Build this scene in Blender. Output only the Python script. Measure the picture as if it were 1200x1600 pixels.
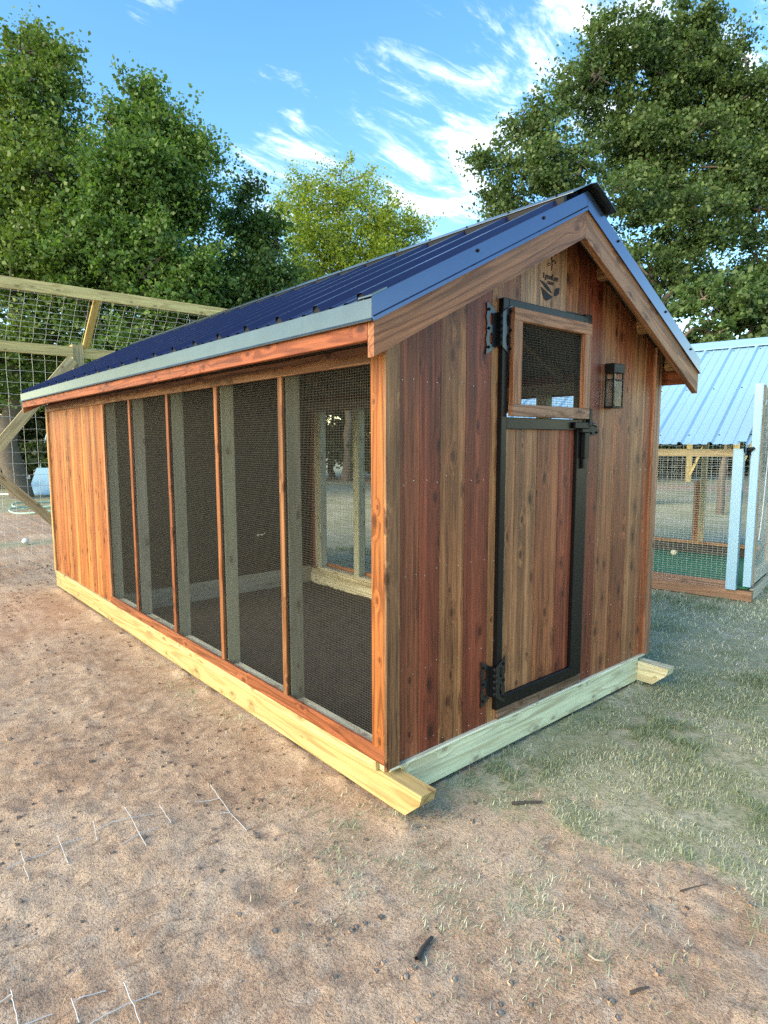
import bpy, bmesh, math, random
import numpy as np
from mathutils import Vector, Matrix

for o in list(bpy.data.objects):
    bpy.data.objects.remove(o)
random.seed(7)
RNG = np.random.default_rng(11)
scene = bpy.context.scene
COL = scene.collection

# ------------------------------------------------------------------ camera
CAM_C = np.array([-1.81331, -2.08443, 1.70])
CAM_M = np.array([[0.75728579, -0.07453076, 0.64881692],
                  [-0.65308055, -0.08337436, 0.75268486],
                  [-0.00200348, -0.99372727, -0.11181281]])
FPX = 975.0
cam = bpy.data.cameras.new('camera')
cam.sensor_fit = 'VERTICAL'
cam.sensor_height = 36.0
cam.lens = FPX / 1600.0 * 36.0
cam.clip_start = 0.05
cam.clip_end = 2000
co = bpy.data.objects.new('camera', cam)
COL.objects.link(co)
mw = Matrix.Identity(4)
for r in range(3):
    mw[r][0] = CAM_M[r][0]; mw[r][1] = -CAM_M[r][1]; mw[r][2] = -CAM_M[r][2]; mw[r][3] = CAM_C[r]
co.matrix_world = mw
scene.camera = co


def at(u, v, depth):
    """world point seen at photo pixel (u, v), depth metres along the view axis"""
    c = np.array([(u - 600) / FPX, (v - 800) / FPX, 1.0]) * depth
    return CAM_C + CAM_M @ c


# ------------------------------------------------------------------ sun, sky, exposure
SUN_EL = math.radians(27)
sun_h = Vector((-0.99, 0.10)).normalized()
SUN_DIR = Vector((sun_h.x * math.cos(SUN_EL), sun_h.y * math.cos(SUN_EL), math.sin(SUN_EL)))
sun = bpy.data.lights.new('sun', 'SUN')
sun.energy = 1.5
sun.angle = math.radians(48)
sun.color = (1.0, 0.83, 0.62)
so = bpy.data.objects.new('sun', sun)
so.rotation_euler = (-SUN_DIR).to_track_quat('-Z', 'Y').to_euler()
so.location = (-20, 5, 12)
COL.objects.link(so)

world = bpy.data.worlds.new('World')
scene.world = world
world.use_nodes = True
wn = world.node_tree.nodes
wl = world.node_tree.links
wn.clear()


def N(nodes, t, **kw):
    n = nodes.new(t)
    for k, v in kw.items():
        setattr(n, k, v)
    return n


w_out = N(wn, 'ShaderNodeOutputWorld')
w_bg = N(wn, 'ShaderNodeBackground')
w_bg.inputs['Strength'].default_value = 0.125
sky = N(wn, 'ShaderNodeTexSky', sky_type='NISHITA')
sky.sun_disc = False
sky.sun_elevation = SUN_EL
sky.sun_rotation = math.atan2(sun_h.x, sun_h.y)
sky.air_density = 1.0
sky.dust_density = 0.4
sky.ozone_density = 1.2
w_hsv = N(wn, 'ShaderNodeHueSaturation')
w_hsv.inputs['Saturation'].default_value = 1.36
w_hsv.inputs['Hue'].default_value = 0.503
w_hsv.inputs['Value'].default_value = 1.0
wl.new(sky.outputs[0], w_hsv.inputs['Color'])
# thin cirrus: noise on a flat cloud layer, everywhere in the sky
w_tc = N(wn, 'ShaderNodeTexCoord')
w_sep = N(wn, 'ShaderNodeSeparateXYZ')
wl.new(w_tc.outputs['Generated'], w_sep.inputs[0])
w_z = N(wn, 'ShaderNodeMath', operation='MAXIMUM'); w_z.inputs[1].default_value = 0.03
wl.new(w_sep.outputs['Z'], w_z.inputs[0])
w_za = N(wn, 'ShaderNodeMath', operation='ADD'); w_za.inputs[1].default_value = 0.12
wl.new(w_z.outputs[0], w_za.inputs[0])
w_x = N(wn, 'ShaderNodeMath', operation='DIVIDE')
w_y = N(wn, 'ShaderNodeMath', operation='DIVIDE')
wl.new(w_sep.outputs['X'], w_x.inputs[0]); wl.new(w_za.outputs[0], w_x.inputs[1])
wl.new(w_sep.outputs['Y'], w_y.inputs[0]); wl.new(w_za.outputs[0], w_y.inputs[1])
w_cmb = N(wn, 'ShaderNodeCombineXYZ')
wl.new(w_x.outputs[0], w_cmb.inputs[0]); wl.new(w_y.outputs[0], w_cmb.inputs[1])


def wnoise(scale, detail, rough, dist, sc, rot, loc):
    m = N(wn, 'ShaderNodeMapping')
    m.inputs['Scale'].default_value = sc
    m.inputs['Rotation'].default_value = (0, 0, rot)
    m.inputs['Location'].default_value = loc
    wl.new(w_cmb.outputs[0], m.inputs['Vector'])
    n = N(wn, 'ShaderNodeTexNoise')
    n.inputs['Scale'].default_value = scale
    n.inputs['Detail'].default_value = detail
    n.inputs['Roughness'].default_value = rough
    n.inputs['Distortion'].default_value = dist
    wl.new(m.outputs[0], n.inputs['Vector'])
    return n.outputs['Fac']


def wramp(src, a, b):
    r = N(wn, 'ShaderNodeMapRange', interpolation_type='SMOOTHSTEP')
    r.inputs['From Min'].default_value = a
    r.inputs['From Max'].default_value = b
    wl.new(src, r.inputs['Value'])
    return r.outputs[0]


def wmath(op, a, b):
    m = N(wn, 'ShaderNodeMath', operation=op)
    for i, s in enumerate((a, b)):
        if isinstance(s, (int, float)):
            m.inputs[i].default_value = s
        else:
            wl.new(s, m.inputs[i])
    return m.outputs[0]


def cloud_bank(u, v, wide, soft):
    d = Vector(at(u, v, 1.0) - CAM_C).normalized()
    vm = N(wn, 'ShaderNodeVectorMath', operation='DOT_PRODUCT')
    vm.inputs[1].default_value = d
    nrm = N(wn, 'ShaderNodeVectorMath', operation='NORMALIZE')
    wl.new(w_tc.outputs['Generated'], nrm.inputs[0])
    wl.new(nrm.outputs[0], vm.inputs[0])
    return wramp(vm.outputs['Value'], math.cos(wide), math.cos(soft))


streak = wnoise(2.6, 7, 0.58, 0.7, (1.0, 2.4, 1), math.radians(-28), (3.1, 1.7, 0))
cover = wnoise(0.75, 3, 0.5, 0.3, (1, 1.3, 1), math.radians(20), (7.3, 2.2, 0))
fibre = wnoise(9.0, 8, 0.7, 1.2, (1.0, 3.2, 1), math.radians(-30), (0.4, 5.2, 0))
elsewhere = wramp(cover, 0.52, 0.72)
banks = wmath('MAXIMUM', cloud_bank(700, 215, 0.25, 0.03), cloud_bank(1080, 20, 0.30, 0.08))
banks = wmath('MAXIMUM', banks, wmath('MULTIPLY', cloud_bank(455, 275, 0.16, 0.02), 0.9))
banks = wmath('MAXIMUM', banks, wmath('MULTIPLY', cloud_bank(240, -5, 0.06, 0.01), 0.7))
mask = wmath('MAXIMUM', wmath('MULTIPLY', elsewhere, 0.6), banks)
dens = wmath('ADD', streak, wmath('MULTIPLY', fibre, 0.35))
thr = wmath('SUBTRACT', dens, wmath('MULTIPLY', wmath('SUBTRACT', 1.0, mask), 0.40))
cloud = wmath('MULTIPLY', wramp(thr, 0.565, 1.05), 0.88)
w_mix = N(wn, 'ShaderNodeMix', data_type='RGBA')
w_mix.inputs['B'].default_value = (8.6, 9.0, 9.6, 1)
wl.new(cloud, w_mix.inputs['Factor'])
wl.new(w_hsv.outputs[0], w_mix.inputs['A'])
wl.new(w_mix.outputs['Result'], w_bg.inputs['Color'])
wl.new(w_bg.outputs[0], w_out.inputs[0])

scene.render.engine = 'CYCLES'
scene.cycles.use_denoising = False
scene.cycles.max_bounces = 4
scene.cycles.transparent_max_bounces = 8
scene.view_settings.view_transform = 'Standard'
scene.view_settings.look = 'None'
scene.view_settings.exposure = 1.95
scene.view_settings.gamma = 1.0
scene.view_settings.use_white_balance = True
scene.view_settings.white_balance_temperature = 7900
scene.view_settings.white_balance_tint = 6.0
scene.view_settings.use_curve_mapping = False

# ------------------------------------------------------------------ object helpers
WORLD = {}


def link(o, parent=None, mat=None, matrix=None, label=None, category=None, group=None, kind=None):
    COL.objects.link(o)
    m = matrix if matrix is not None else Matrix.Identity(4)
    WORLD[o.name] = m
    if parent is not None:
        o.parent = parent
        o.matrix_parent_inverse = WORLD[parent.name].inverted()
    o.matrix_basis = m
    if mat is not None and o.type == 'MESH' and len(o.data.materials) == 0:
        o.data.materials.append(mat)
    if label: o['label'] = label
    if category: o['category'] = category
    if group: o['group'] = group
    if kind: o['kind'] = kind
    return o


def thing(name, loc, label, category, group=None):
    o = bpy.data.objects.new(name, None)
    o.empty_display_size = 0.2
    return link(o, None, None, Matrix.Translation(Vector(loc)), label, category, group)


def mesh_obj(name, verts, faces, mat, parent=None, frame=None, smooth=False, color=None, **kw):
    """verts in world coordinates; frame: object's own matrix (its local z is the grain)"""
    frame = frame if frame is not None else Matrix.Identity(4)
    inv = frame.inverted()
    me = bpy.data.meshes.new(name)
    me.from_pydata([inv @ Vector(v) for v in verts], [], faces)
    bm = bmesh.new(); bm.from_mesh(me)
    bmesh.ops.recalc_face_normals(bm, faces=bm.faces)
    bm.to_mesh(me); bm.free()
    if smooth:
        me.polygons.foreach_set('use_smooth', [True] * len(me.polygons))
    o = bpy.data.objects.new(name, me)
    if color: o.color = (*color, 1)
    return link(o, parent, mat, frame, **kw)


def fast_mesh(name, V, Q, n=4):
    me = bpy.data.meshes.new(name)
    V = np.asarray(V, dtype=np.float32); Q = np.asarray(Q, dtype=np.int32)
    me.vertices.add(len(V)); me.vertices.foreach_set('co', V.ravel())
    me.loops.add(Q.size); me.loops.foreach_set('vertex_index', Q.ravel())
    me.polygons.add(len(Q))
    me.polygons.foreach_set('loop_start', np.arange(0, Q.size, n, dtype=np.int32))
    me.polygons.foreach_set('loop_total', np.full(len(Q), n, dtype=np.int32))
    me.update(calc_edges=True)
    return me


def set_col(me, cols):
    a = me.attributes.new('col', 'FLOAT_COLOR', 'POINT')
    c = np.ones((len(cols), 4), dtype=np.float32); c[:, :3] = cols
    a.data.foreach_set('color', c.ravel())


BOARD_CACHE = {}


def board(name, a, b, w, t, wdir, mat, parent=None, color=None, ch=0.003, **kw):
    """a chamfered length of timber or bar from a to b (centre line), w wide along wdir, t thick"""
    a = Vector(a); b = Vector(b)
    z = (b - a); L = z.length; z.normalize()
    x = Vector(wdir); x = (x - z * x.dot(z)).normalized()
    y = z.cross(x)
    fr = Matrix((x, y, z)).transposed().to_4x4(); fr.translation = a
    key = (round(L, 4), round(w, 4), round(t, 4), ch, mat.name)
    me = BOARD_CACHE.get(key)
    if me is None:
        hw, ht = w / 2, t / 2
        c = min(ch, hw * .5, ht * .5)
        prof = [(-hw + c, -ht), (hw - c, -ht), (hw, -ht + c), (hw, ht - c), (hw - c, ht), (-hw + c, ht), (-hw, ht - c), (-hw, -ht + c)]
        vs = [(px, py, 0) for px, py in prof] + [(px, py, L) for px, py in prof]
        fs = [(i, (i + 1) % 8, 8 + (i + 1) % 8, 8 + i) for i in range(8)] + [tuple(range(7, -1, -1)), tuple(range(8, 16))]
        me = bpy.data.meshes.new(name); me.from_pydata(vs, [], fs)
        me.materials.append(mat)
        BOARD_CACHE[key] = me
    o = bpy.data.objects.new(name, me)
    if color: o.color = (*color, 1)
    return link(o, parent, None, fr, **kw)


def prism(name, poly, axis, c0, c1, mat, parent=None, frame=None, color=None, **kw):
    """polygon given in the two other axes, extruded along axis from c0 to c1"""
    def mk(p, c):
        if axis == 'y': return (p[0], c, p[1])
        if axis == 'x': return (c, p[0], p[1])
        return (p[0], p[1], c)
    n = len(poly)
    vs = [mk(p, c0) for p in poly] + [mk(p, c1) for p in poly]
    fs = [(i, (i + 1) % n, n + (i + 1) % n, n + i) for i in range(n)] + [tuple(range(n - 1, -1, -1)), tuple(range(n, 2 * n))]
    return mesh_obj(name, vs, fs, mat, parent, frame, color=color, **kw)


def box(name, lo, hi, mat, parent=None, color=None, **kw):
    """axis-aligned timber: grain along the longest side"""
    lo = Vector(lo); hi = Vector(hi); d = hi - lo; c = (lo + hi) / 2
    ax = max(range(3), key=lambda i: d[i])
    a = c.copy(); b = c.copy(); a[ax] = lo[ax]; b[ax] = hi[ax]
    oth = [i for i in range(3) if i != ax]
    wd = Vector((0, 0, 0)); wd[oth[0]] = 1
    return board(name, a, b, d[oth[0]], d[oth[1]], wd, mat, parent, color, **kw)


def tubes_arrays(paths, sides=5):
    """paths: list of (points Nx3, radii N) -> verts, quads"""
    VV = []; QQ = []; off = 0
    ang = np.linspace(0, 2 * math.pi, sides, endpoint=False)
    for pts, rad in paths:
        pts = np.asarray(pts, float); rad = np.broadcast_to(np.asarray(rad, float), (len(pts),))
        n = len(pts)
        tan = np.gradient(pts, axis=0)
        tan /= np.linalg.norm(tan, axis=1)[:, None] + 1e-9
        ref = np.array([0, 0, 1.0]) if abs(tan[0][2]) < 0.9 else np.array([1.0, 0, 0])
        s = np.cross(tan, ref); s /= np.linalg.norm(s, axis=1)[:, None] + 1e-9
        t = np.cross(s, tan)
        ring = pts[:, None, :] + rad[:, None, None] * (np.cos(ang)[None, :, None] * s[:, None, :] + np.sin(ang)[None, :, None] * t[:, None, :])
        VV.append(ring.reshape(-1, 3))
        i = np.arange(n - 1)[:, None] * sides + np.arange(sides)[None, :]
        j = np.arange(n - 1)[:, None] * sides + (np.arange(sides)[None, :] + 1) % sides
        q = np.stack([i, j, j + sides, i + sides], -1).reshape(-1, 4) + off
        QQ.append(q)
        off += n * sides
    return np.concatenate(VV), np.concatenate(QQ)


def tube_obj(name, paths, mat, parent=None, sides=5, smooth=True, **kw):
    V, Q = tubes_arrays(paths, sides)
    org = Vector(V.mean(0)) if parent is None else Vector((0, 0, 0))
    me = fast_mesh(name, V - np.array(org), Q)
    if smooth: me.polygons.foreach_set('use_smooth', [True] * len(me.polygons))
    o = bpy.data.objects.new(name, me)
    return link(o, parent, mat, Matrix.Translation(org), **kw)


def wire_grid(name, o, U, V, su, sv, r, mat, parent, wob=0.0, sides=4, **kw):
    """welded wire: o corner, U and V edge vectors, spacing su along U, sv along V"""
    o = np.array(o, float); U = np.array(U, float); V = np.array(V, float)
    lu, lv = np.linalg.norm(U), np.linalg.norm(V)
    nu, nv = max(2, int(round(lu / su)) + 1), max(2, int(round(lv / sv)) + 1)
    uu = U / lu; vv = V / lv
    paths = []
    rg = np.random.default_rng(abs(hash(name)) % 1000 + int(lu * 1000))
    if wob == 0:
        for i in range(nu):
            p = o + U * i / (nu - 1); paths.append((np.array([p, p + V]), r))
        nn = np.cross(uu, vv) * r * 1.6
        for j in range(nv):
            p = o + V * j / (nv - 1) + nn; paths.append((np.array([p, p + U]), r))
    else:
        gu = rg.normal(0, wob, (nu, nv)); gv = rg.normal(0, wob, (nu, nv))
        nn = np.cross(uu, vv)
        P = np.array([[o + U * i / (nu - 1) + V * j / (nv - 1) + uu * gu[i, j] + vv * gv[i, j] for j in range(nv)] for i in range(nu)])
        for i in range(nu):
            paths.append((P[i], r))
        for j in range(nv):
            row = P[:, j]
            mid = (row[1:] + row[:-1]) / 2 + vv * wob * 1.5 * rg.normal(0, 1, (nu - 1, 1))
            pts = np.empty((2 * nu - 1, 3)); pts[0::2] = row; pts[1::2] = mid
            paths.append((pts, r * 1.1))
    return tube_obj(name, paths, mat, parent, sides=sides, smooth=False, **kw)


def curve_plate(splines, thick):
    """flat plate with holes from 2D outlines -> mesh in the xy plane"""
    cu = bpy.data.curves.new('plate', 'CURVE'); cu.dimensions = '2D'; cu.fill_mode = 'BOTH'; cu.extrude = thick / 2
    for pts in splines:
        s = cu.splines.new('POLY'); s.points.add(len(pts) - 1)
        for p, q in zip(s.points, pts): p.co = (q[0], q[1], 0, 1)
        s.use_cyclic_u = True
    ob = bpy.data.objects.new('plate', cu); COL.objects.link(ob)
    me = bpy.data.meshes.new_from_object(ob.evaluated_get(bpy.context.evaluated_depsgraph_get()))
    bpy.data.objects.remove(ob)
    return me


def text_mesh(txt, size, thick):
    cu = bpy.data.curves.new('lettering', 'FONT'); cu.body = txt; cu.size = size; cu.extrude = thick / 2
    cu.align_x = 'CENTER'; cu.offset = 0.0003
    ob = bpy.data.objects.new('lettering', cu); COL.objects.link(ob)
    me = bpy.data.meshes.new_from_object(ob.evaluated_get(bpy.context.evaluated_depsgraph_get()))
    bpy.data.objects.remove(ob)
    return me


# facing the front wall: local x -> +x, local y -> +z, local z -> -y
def front_frame(x, y, z):
    m = Matrix(((1, 0, 0, x), (0, 0, -1, y), (0, 1, 0, z), (0, 0, 0, 1)))
    return m


# ------------------------------------------------------------------ materials
def new_mat(name):
    m = bpy.data.materials.new(name); m.use_nodes = True
    nt = m.node_tree; nt.nodes.clear()
    out = nt.nodes.new('ShaderNodeOutputMaterial')
    bs = nt.nodes.new('ShaderNodeBsdfPrincipled')
    nt.links.new(bs.outputs[0], out.inputs[0])
    return m, nt, bs, out


class G:
    """tiny node-graph helper"""
    def __init__(s, nt): s.nt = nt; s.n = nt.nodes; s.l = nt.links
    def put(s, sock, v):
        if isinstance(v, bpy.types.NodeSocket): s.l.new(v, sock)
        else: sock.default_value = v
    def math(s, op, a, b=0.0, c=None, clamp=False):
        n = s.n.new('ShaderNodeMath'); n.operation = op; n.use_clamp = clamp
        s.put(n.inputs[0], a); s.put(n.inputs[1], b)
        if c is not None: s.put(n.inputs[2], c)
        return n.outputs[0]
    def vmath(s, op, a, b):
        n = s.n.new('ShaderNodeVectorMath'); n.operation = op
        s.put(n.inputs[0], a); s.put(n.inputs[1], b); return n.outputs[0]
    def noise(s, vec, scale, detail=4, rough=0.5, dist=0.0, out='Fac'):
        n = s.n.new('ShaderNodeTexNoise'); s.put(n.inputs['Vector'], vec)
        n.inputs['Scale'].default_value = scale; n.inputs['Detail'].default_value = detail
        n.inputs['Roughness'].default_value = rough; n.inputs['Distortion'].default_value = dist
        return n.outputs[out]
    def mapv(s, vec, sc=(1, 1, 1), loc=(0, 0, 0), rot=(0, 0, 0)):
        n = s.n.new('ShaderNodeMapping'); s.put(n.inputs['Vector'], vec)
        n.inputs['Scale'].default_value = sc; n.inputs['Location'].default_value = loc; n.inputs['Rotation'].default_value = rot
        return n.outputs[0]
    def ramp(s, v, a, b, lo=0.0, hi=1.0, smooth=True):
        n = s.n.new('ShaderNodeMapRange'); n.interpolation_type = 'SMOOTHSTEP' if smooth else 'LINEAR'
        s.put(n.inputs['Value'], v)
        n.inputs['From Min'].default_value = a; n.inputs['From Max'].default_value = b
        n.inputs['To Min'].default_value = lo; n.inputs['To Max'].default_value = hi
        return n.outputs[0]
    def mix(s, f, a, b, mode='MIX'):
        n = s.n.new('ShaderNodeMix'); n.data_type = 'RGBA'; n.blend_type = mode
        s.put(n.inputs['Factor'], f); s.put(n.inputs['A'], a); s.put(n.inputs['B'], b)
        return n.outputs['Result']
    def comb(s, x, y, z):
        n = s.n.new('ShaderNodeCombineXYZ')
        for i, v in enumerate((x, y, z)): s.put(n.inputs[i], v)
        return n.outputs[0]
    def sep(s, v):
        n = s.n.new('ShaderNodeSeparateXYZ'); s.put(n.inputs[0], v); return n.outputs
    def bump(s, h, strength, dist, normal=None):
        n = s.n.new('ShaderNodeBump'); n.inputs['Strength'].default_value = strength; n.inputs['Distance'].default_value = dist
        s.put(n.inputs['Height'], h)
        if normal is not None: s.put(n.inputs['Normal'], normal)
        return n.outputs[0]


def wood(name, contrast=0.5, knots=0.55, sap=0.35, rough=0.62, grain=1.0, sap_tint=(1.7, 1.9, 1.9), bumpy=0.35, rings=0.25):
    """board colour comes from the object's own colour; grain runs along local z"""
    m, nt, bs, out = new_mat(name); g = G(nt)
    tc = nt.nodes.new('ShaderNodeTexCoord'); oi = nt.nodes.new('ShaderNodeObjectInfo')
    off = g.math('MULTIPLY', oi.outputs['Random'], 37.0)
    p = g.vmath('ADD', tc.outputs['Object'], g.comb(off, g.math('MULTIPLY', off, 0.37), g.math('MULTIPLY', off, 1.7)))
    # knots: cells stretched along the grain
    vo = nt.nodes.new('ShaderNodeTexVoronoi'); vo.inputs['Scale'].default_value = 1.0
    vo.voronoi_dimensions = '2D'
    xyz = g.sep(p)
    g.put(vo.inputs['Vector'], g.comb(g.math('MULTIPLY', g.math('ADD', xyz[0], xyz[1]), 8.0), g.math('MULTIPLY', xyz[2], 4.2), 0.0))
    d = vo.outputs['Distance']
    keep = g.ramp(g.sep(vo.outputs['Color'])[0], 0.48, 0.52)
    kcol = g.sep(vo.outputs['Color'])
    d = g.math('DIVIDE', d, g.math('ADD', 0.45, g.math('MULTIPLY', kcol[1], 0.9)))
    near = g.math('MULTIPLY', g.ramp(d, 0.06, 0.42, 1.0, 0.0), keep)
    bend = g.math('MULTIPLY', near, 0.020)
    wav = g.math('MULTIPLY', g.noise(g.mapv(p, (1.5, 1.5, 1.1)), 1.0, 2), 0.03)
    q = g.comb(g.math('ADD', g.math('ADD', xyz[0], bend), wav), g.math('ADD', xyz[1], bend), xyz[2])
    streak = g.noise(g.mapv(q, (34, 34, 0.9)), 1.0, 6, 0.62, 0.3)
    fine = g.noise(g.mapv(q, (190, 190, 6)), 1.0, 3, 0.6)
    band = g.noise(g.mapv(q, (22, 22, 0.22)), 1.0, 2, 0.5)
    blot = g.noise(g.mapv(p, (4, 4, 1.6)), 1.0, 4, 0.6)
    v = g.math('ADD', g.math('MULTIPLY', g.math('SUBTRACT', streak, 0.5), 1.5 * grain), g.math('MULTIPLY', g.math('SUBTRACT', fine, 0.5), 1.2 * grain))
    v = g.math('ADD', v, g.math('MULTIPLY', g.math('SUBTRACT', blot, 0.5), 0.9))
    v = g.math('ADD', 1.0, g.math('MULTIPLY', v, contrast))
    base = nt.nodes.new('ShaderNodeVectorMath'); base.operation = 'SCALE'
    g.put(base.inputs[0], oi.outputs['Color']); g.put(base.inputs['Scale'], v)
    sapf = g.math('MULTIPLY', g.ramp(band, 0.50, 0.57), sap)
    light = g.vmath('MULTIPLY', base.outputs[0], (*sap_tint,))
    c = g.mix(sapf, base.outputs[0], light)
    rn = g.noise(g.mapv(q, (9, 9, 0.55)), 1.0, 2, 0.45)
    rg_ = g.ramp(g.math('SINE', g.math('MULTIPLY', rn, 52.0)), 0.1, 1.0)
    c = g.mix(g.math('MULTIPLY', rg_, rings), c, g.vmath('MULTIPLY', c, (0.55, 0.45, 0.36)))
    core = g.math('MULTIPLY', g.math('MULTIPLY', g.ramp(d, 0.055, 0.15, 1.0, 0.0), keep), knots)
    dark = g.vmath('MULTIPLY', base.outputs[0], (0.20, 0.15, 0.13))
    c = g.mix(core, c, dark)
    ringf = g.math('MULTIPLY', g.math('MULTIPLY', near, knots), 0.35)
    c = g.mix(ringf, c, g.vmath('MULTIPLY', base.outputs[0], (0.6, 0.5, 0.46)))
    nt.links.new(c, bs.inputs['Base Color'])
    bs.inputs['Roughness'].default_value = rough
    bs.inputs['Specular IOR Level'].default_value = 0.35
    h = g.math('ADD', streak, g.math('MULTIPLY', fine, 0.5))
    nt.links.new(g.bump(h, bumpy, 0.002), bs.inputs['Normal'])
    return m


M_CEDAR = wood('stained_cedar', 1.25, 0.95, 0.6, 0.5, 1.3, (1.65, 1.9, 1.85))
M_TRIM = wood('stained_trim_timber', 0.85, 0.85, 0.2, 0.55, 1.25, (1.4, 1.5, 1.5), 0.35, 0.8)
M_PINE = wood('treated_pine', 0.5, 0.6, 0.25, 0.7, 1.2, (0.8, 0.74, 0.6), 0.3, 0.5)
M_GREY = wood('weathered_stud_timber', 0.34, 0.65, 0.25, 0.75, 1.1, (0.8, 0.8, 0.8), 0.3)


def metal(name, color, metallic, rough, coat=0.0, mottling=0.06, scale=6.0, spec=0.5):
    m, nt, bs, out = new_mat(name); g = G(nt)
    tc = nt.nodes.new('ShaderNodeTexCoord')
    n1 = g.noise(tc.outputs['Object'], scale, 5, 0.6)
    n2 = g.noise(tc.outputs['Object'], scale * 9, 4, 0.6)
    c = nt.nodes.new('ShaderNodeVectorMath'); c.operation = 'SCALE'
    c.inputs[0].default_value = color
    g.put(c.inputs['Scale'], g.math('ADD', 1 - mottling, g.math('MULTIPLY', n1, 2 * mottling)))
    nt.links.new(c.outputs[0], bs.inputs['Base Color'])
    bs.inputs['Metallic'].default_value = metallic
    g.put(bs.inputs['Roughness'], g.math('ADD', rough - 0.06, g.math('MULTIPLY', n2, 0.16)))
    bs.inputs['Coat Weight'].default_value = coat
    bs.inputs['Specular IOR Level'].default_value = spec
    bs.inputs['Coat Roughness'].default_value = 0.15
    nt.links.new(g.bump(n1, 0.05, 0.01), bs.inputs['Normal'])
    return m


M_NAVY = metal('navy_roof_sheet', (0.016, 0.022, 0.075), 0.25, 0.3, 0.3)
M_FLASH = metal('bare_steel_flashing', (0.17, 0.185, 0.18), 0.92, 0.25, 0.0, 0.15, 9)
M_NAVYTRIM = metal('navy_trim_sheet', (0.075, 0.10, 0.17), 0.9, 0.19, 0.3, 0.1)
M_BLACK = metal('black_powder_coat', (0.005, 0.0055, 0.006), 0.0, 0.45, 0.0, spec=0.22)
M_HINGE = metal('glossy_black_hinge', (0.03, 0.034, 0.04), 0.6, 0.25, 0.3)
M_STEELTUBE = metal('charcoal_steel_tube', (0.005, 0.0055, 0.007), 0.0, 0.33, 0.0, spec=0.25)
M_GALV = metal('galvanised_wire', (0.10, 0.10, 0.082), 0.2, 0.5)
M_GALVN = metal('bright_nail_head', (0.5, 0.5, 0.48), 0.6, 0.4)
M_NETW = metal('pale_fence_wire', (0.55, 0.60, 0.58), 0.3, 0.5)
M_PALEBLUE = metal('pale_blue_roof_sheet', (0.27, 0.50, 0.68), 0.1, 0.38, 0.1, 0.03, 3)
M_SCRAP = metal('dull_fence_wire', (0.50, 0.53, 0.54), 0.3, 0.5)
M_WHITEPIPE = metal('white_painted_pipe', (0.7, 0.74, 0.74), 0.0, 0.4)
M_GREENPIPE = metal('pale_green_plastic_pipe', (0.33, 0.52, 0.45), 0.0, 0.4)
M_INK = metal('burnt_dark_ink', (0.012, 0.014, 0.022), 0.0, 0.7)


def plain(name, color, rough=0.8, var=0.25, scale=14.0, bump=0.3, detail=6):
    m, nt, bs, out = new_mat(name); g = G(nt)
    tc = nt.nodes.new('ShaderNodeTexCoord')
    n1 = g.noise(tc.outputs['Object'], scale, detail, 0.6)
    c = nt.nodes.new('ShaderNodeVectorMath'); c.operation = 'SCALE'
    c.inputs[0].default_value = color
    g.put(c.inputs['Scale'], g.math('ADD', 1 - var, g.math('MULTIPLY', n1, 2 * var)))
    nt.links.new(c.outputs[0], bs.inputs['Base Color'])
    bs.inputs['Roughness'].default_value = rough
    nt.links.new(g.bump(n1, bump, 0.01), bs.inputs['Normal'])
    return m


M_DECK = plain('bare_roof_deck', (0.10, 0.075, 0.055), 0.8)
M_TURF = plain('green_turf_mat', (0.02, 0.17, 0.09), 0.95, 0.4, 60)
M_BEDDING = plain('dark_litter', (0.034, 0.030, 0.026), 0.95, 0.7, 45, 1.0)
M_BARK = plain('tree_bark', (0.13, 0.11, 0.09), 0.9, 0.5, 9, 0.8)
M_TWIG = plain('dry_twig_bark', (0.40, 0.34, 0.27), 0.85, 0.4, 60)
M_DARKTWIG = plain('charred_stick', (0.055, 0.048, 0.045), 0.9, 0.5, 60)
M_BALL = plain('pale_plastic_skin', (0.62, 0.68, 0.66), 0.3, 0.2, 20)
M_EGG = plain('cream_ball_skin', (0.75, 0.68, 0.5), 0.5, 0.1, 30)


def glass_mat():
    m, nt, bs, out = new_mat('lantern_glass')
    tr = nt.nodes.new('ShaderNodeBsdfTransparent'); tr.inputs['Color'].default_value = (0.86, 0.9, 0.92, 1)
    gl = nt.nodes.new('ShaderNodeBsdfGlossy'); gl.inputs['Roughness'].default_value = 0.08
    mx = nt.nodes.new('ShaderNodeMixShader'); mx.inputs[0].default_value = 0.02
    nt.links.new(tr.outputs[0], mx.inputs[1]); nt.links.new(gl.outputs[0], mx.inputs[2])
    nt.links.new(mx.outputs[0], out.inputs[0])
    return m


M_GLASS = glass_mat()


def leaf_mat(name, trans=0.35):
    m, nt, bs, out = new_mat(name); g = G(nt)
    at_ = nt.nodes.new('ShaderNodeAttribute'); at_.attribute_name = 'col'
    nt.links.new(at_.outputs['Color'], bs.inputs['Base Color'])
    bs.inputs['Roughness'].default_value = 0.5
    bs.inputs['Specular IOR Level'].default_value = 0.4
    tr = nt.nodes.new('ShaderNodeBsdfTranslucent')
    nt.links.new(g.vmath('MULTIPLY', at_.outputs['Color'], (1.3, 1.5, 0.6)), tr.inputs['Color'])
    mx = nt.nodes.new('ShaderNodeMixShader'); mx.inputs[0].default_value = trans
    nt.links.new(bs.outputs[0], mx.inputs[1]); nt.links.new(tr.outputs[0], mx.inputs[2])
    nt.links.new(mx.outputs[0], out.inputs[0])
    return m


M_LEAF = leaf_mat('tree_leaf', 0.35)
M_BLADE = leaf_mat('grass_blade', 0.2)


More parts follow.
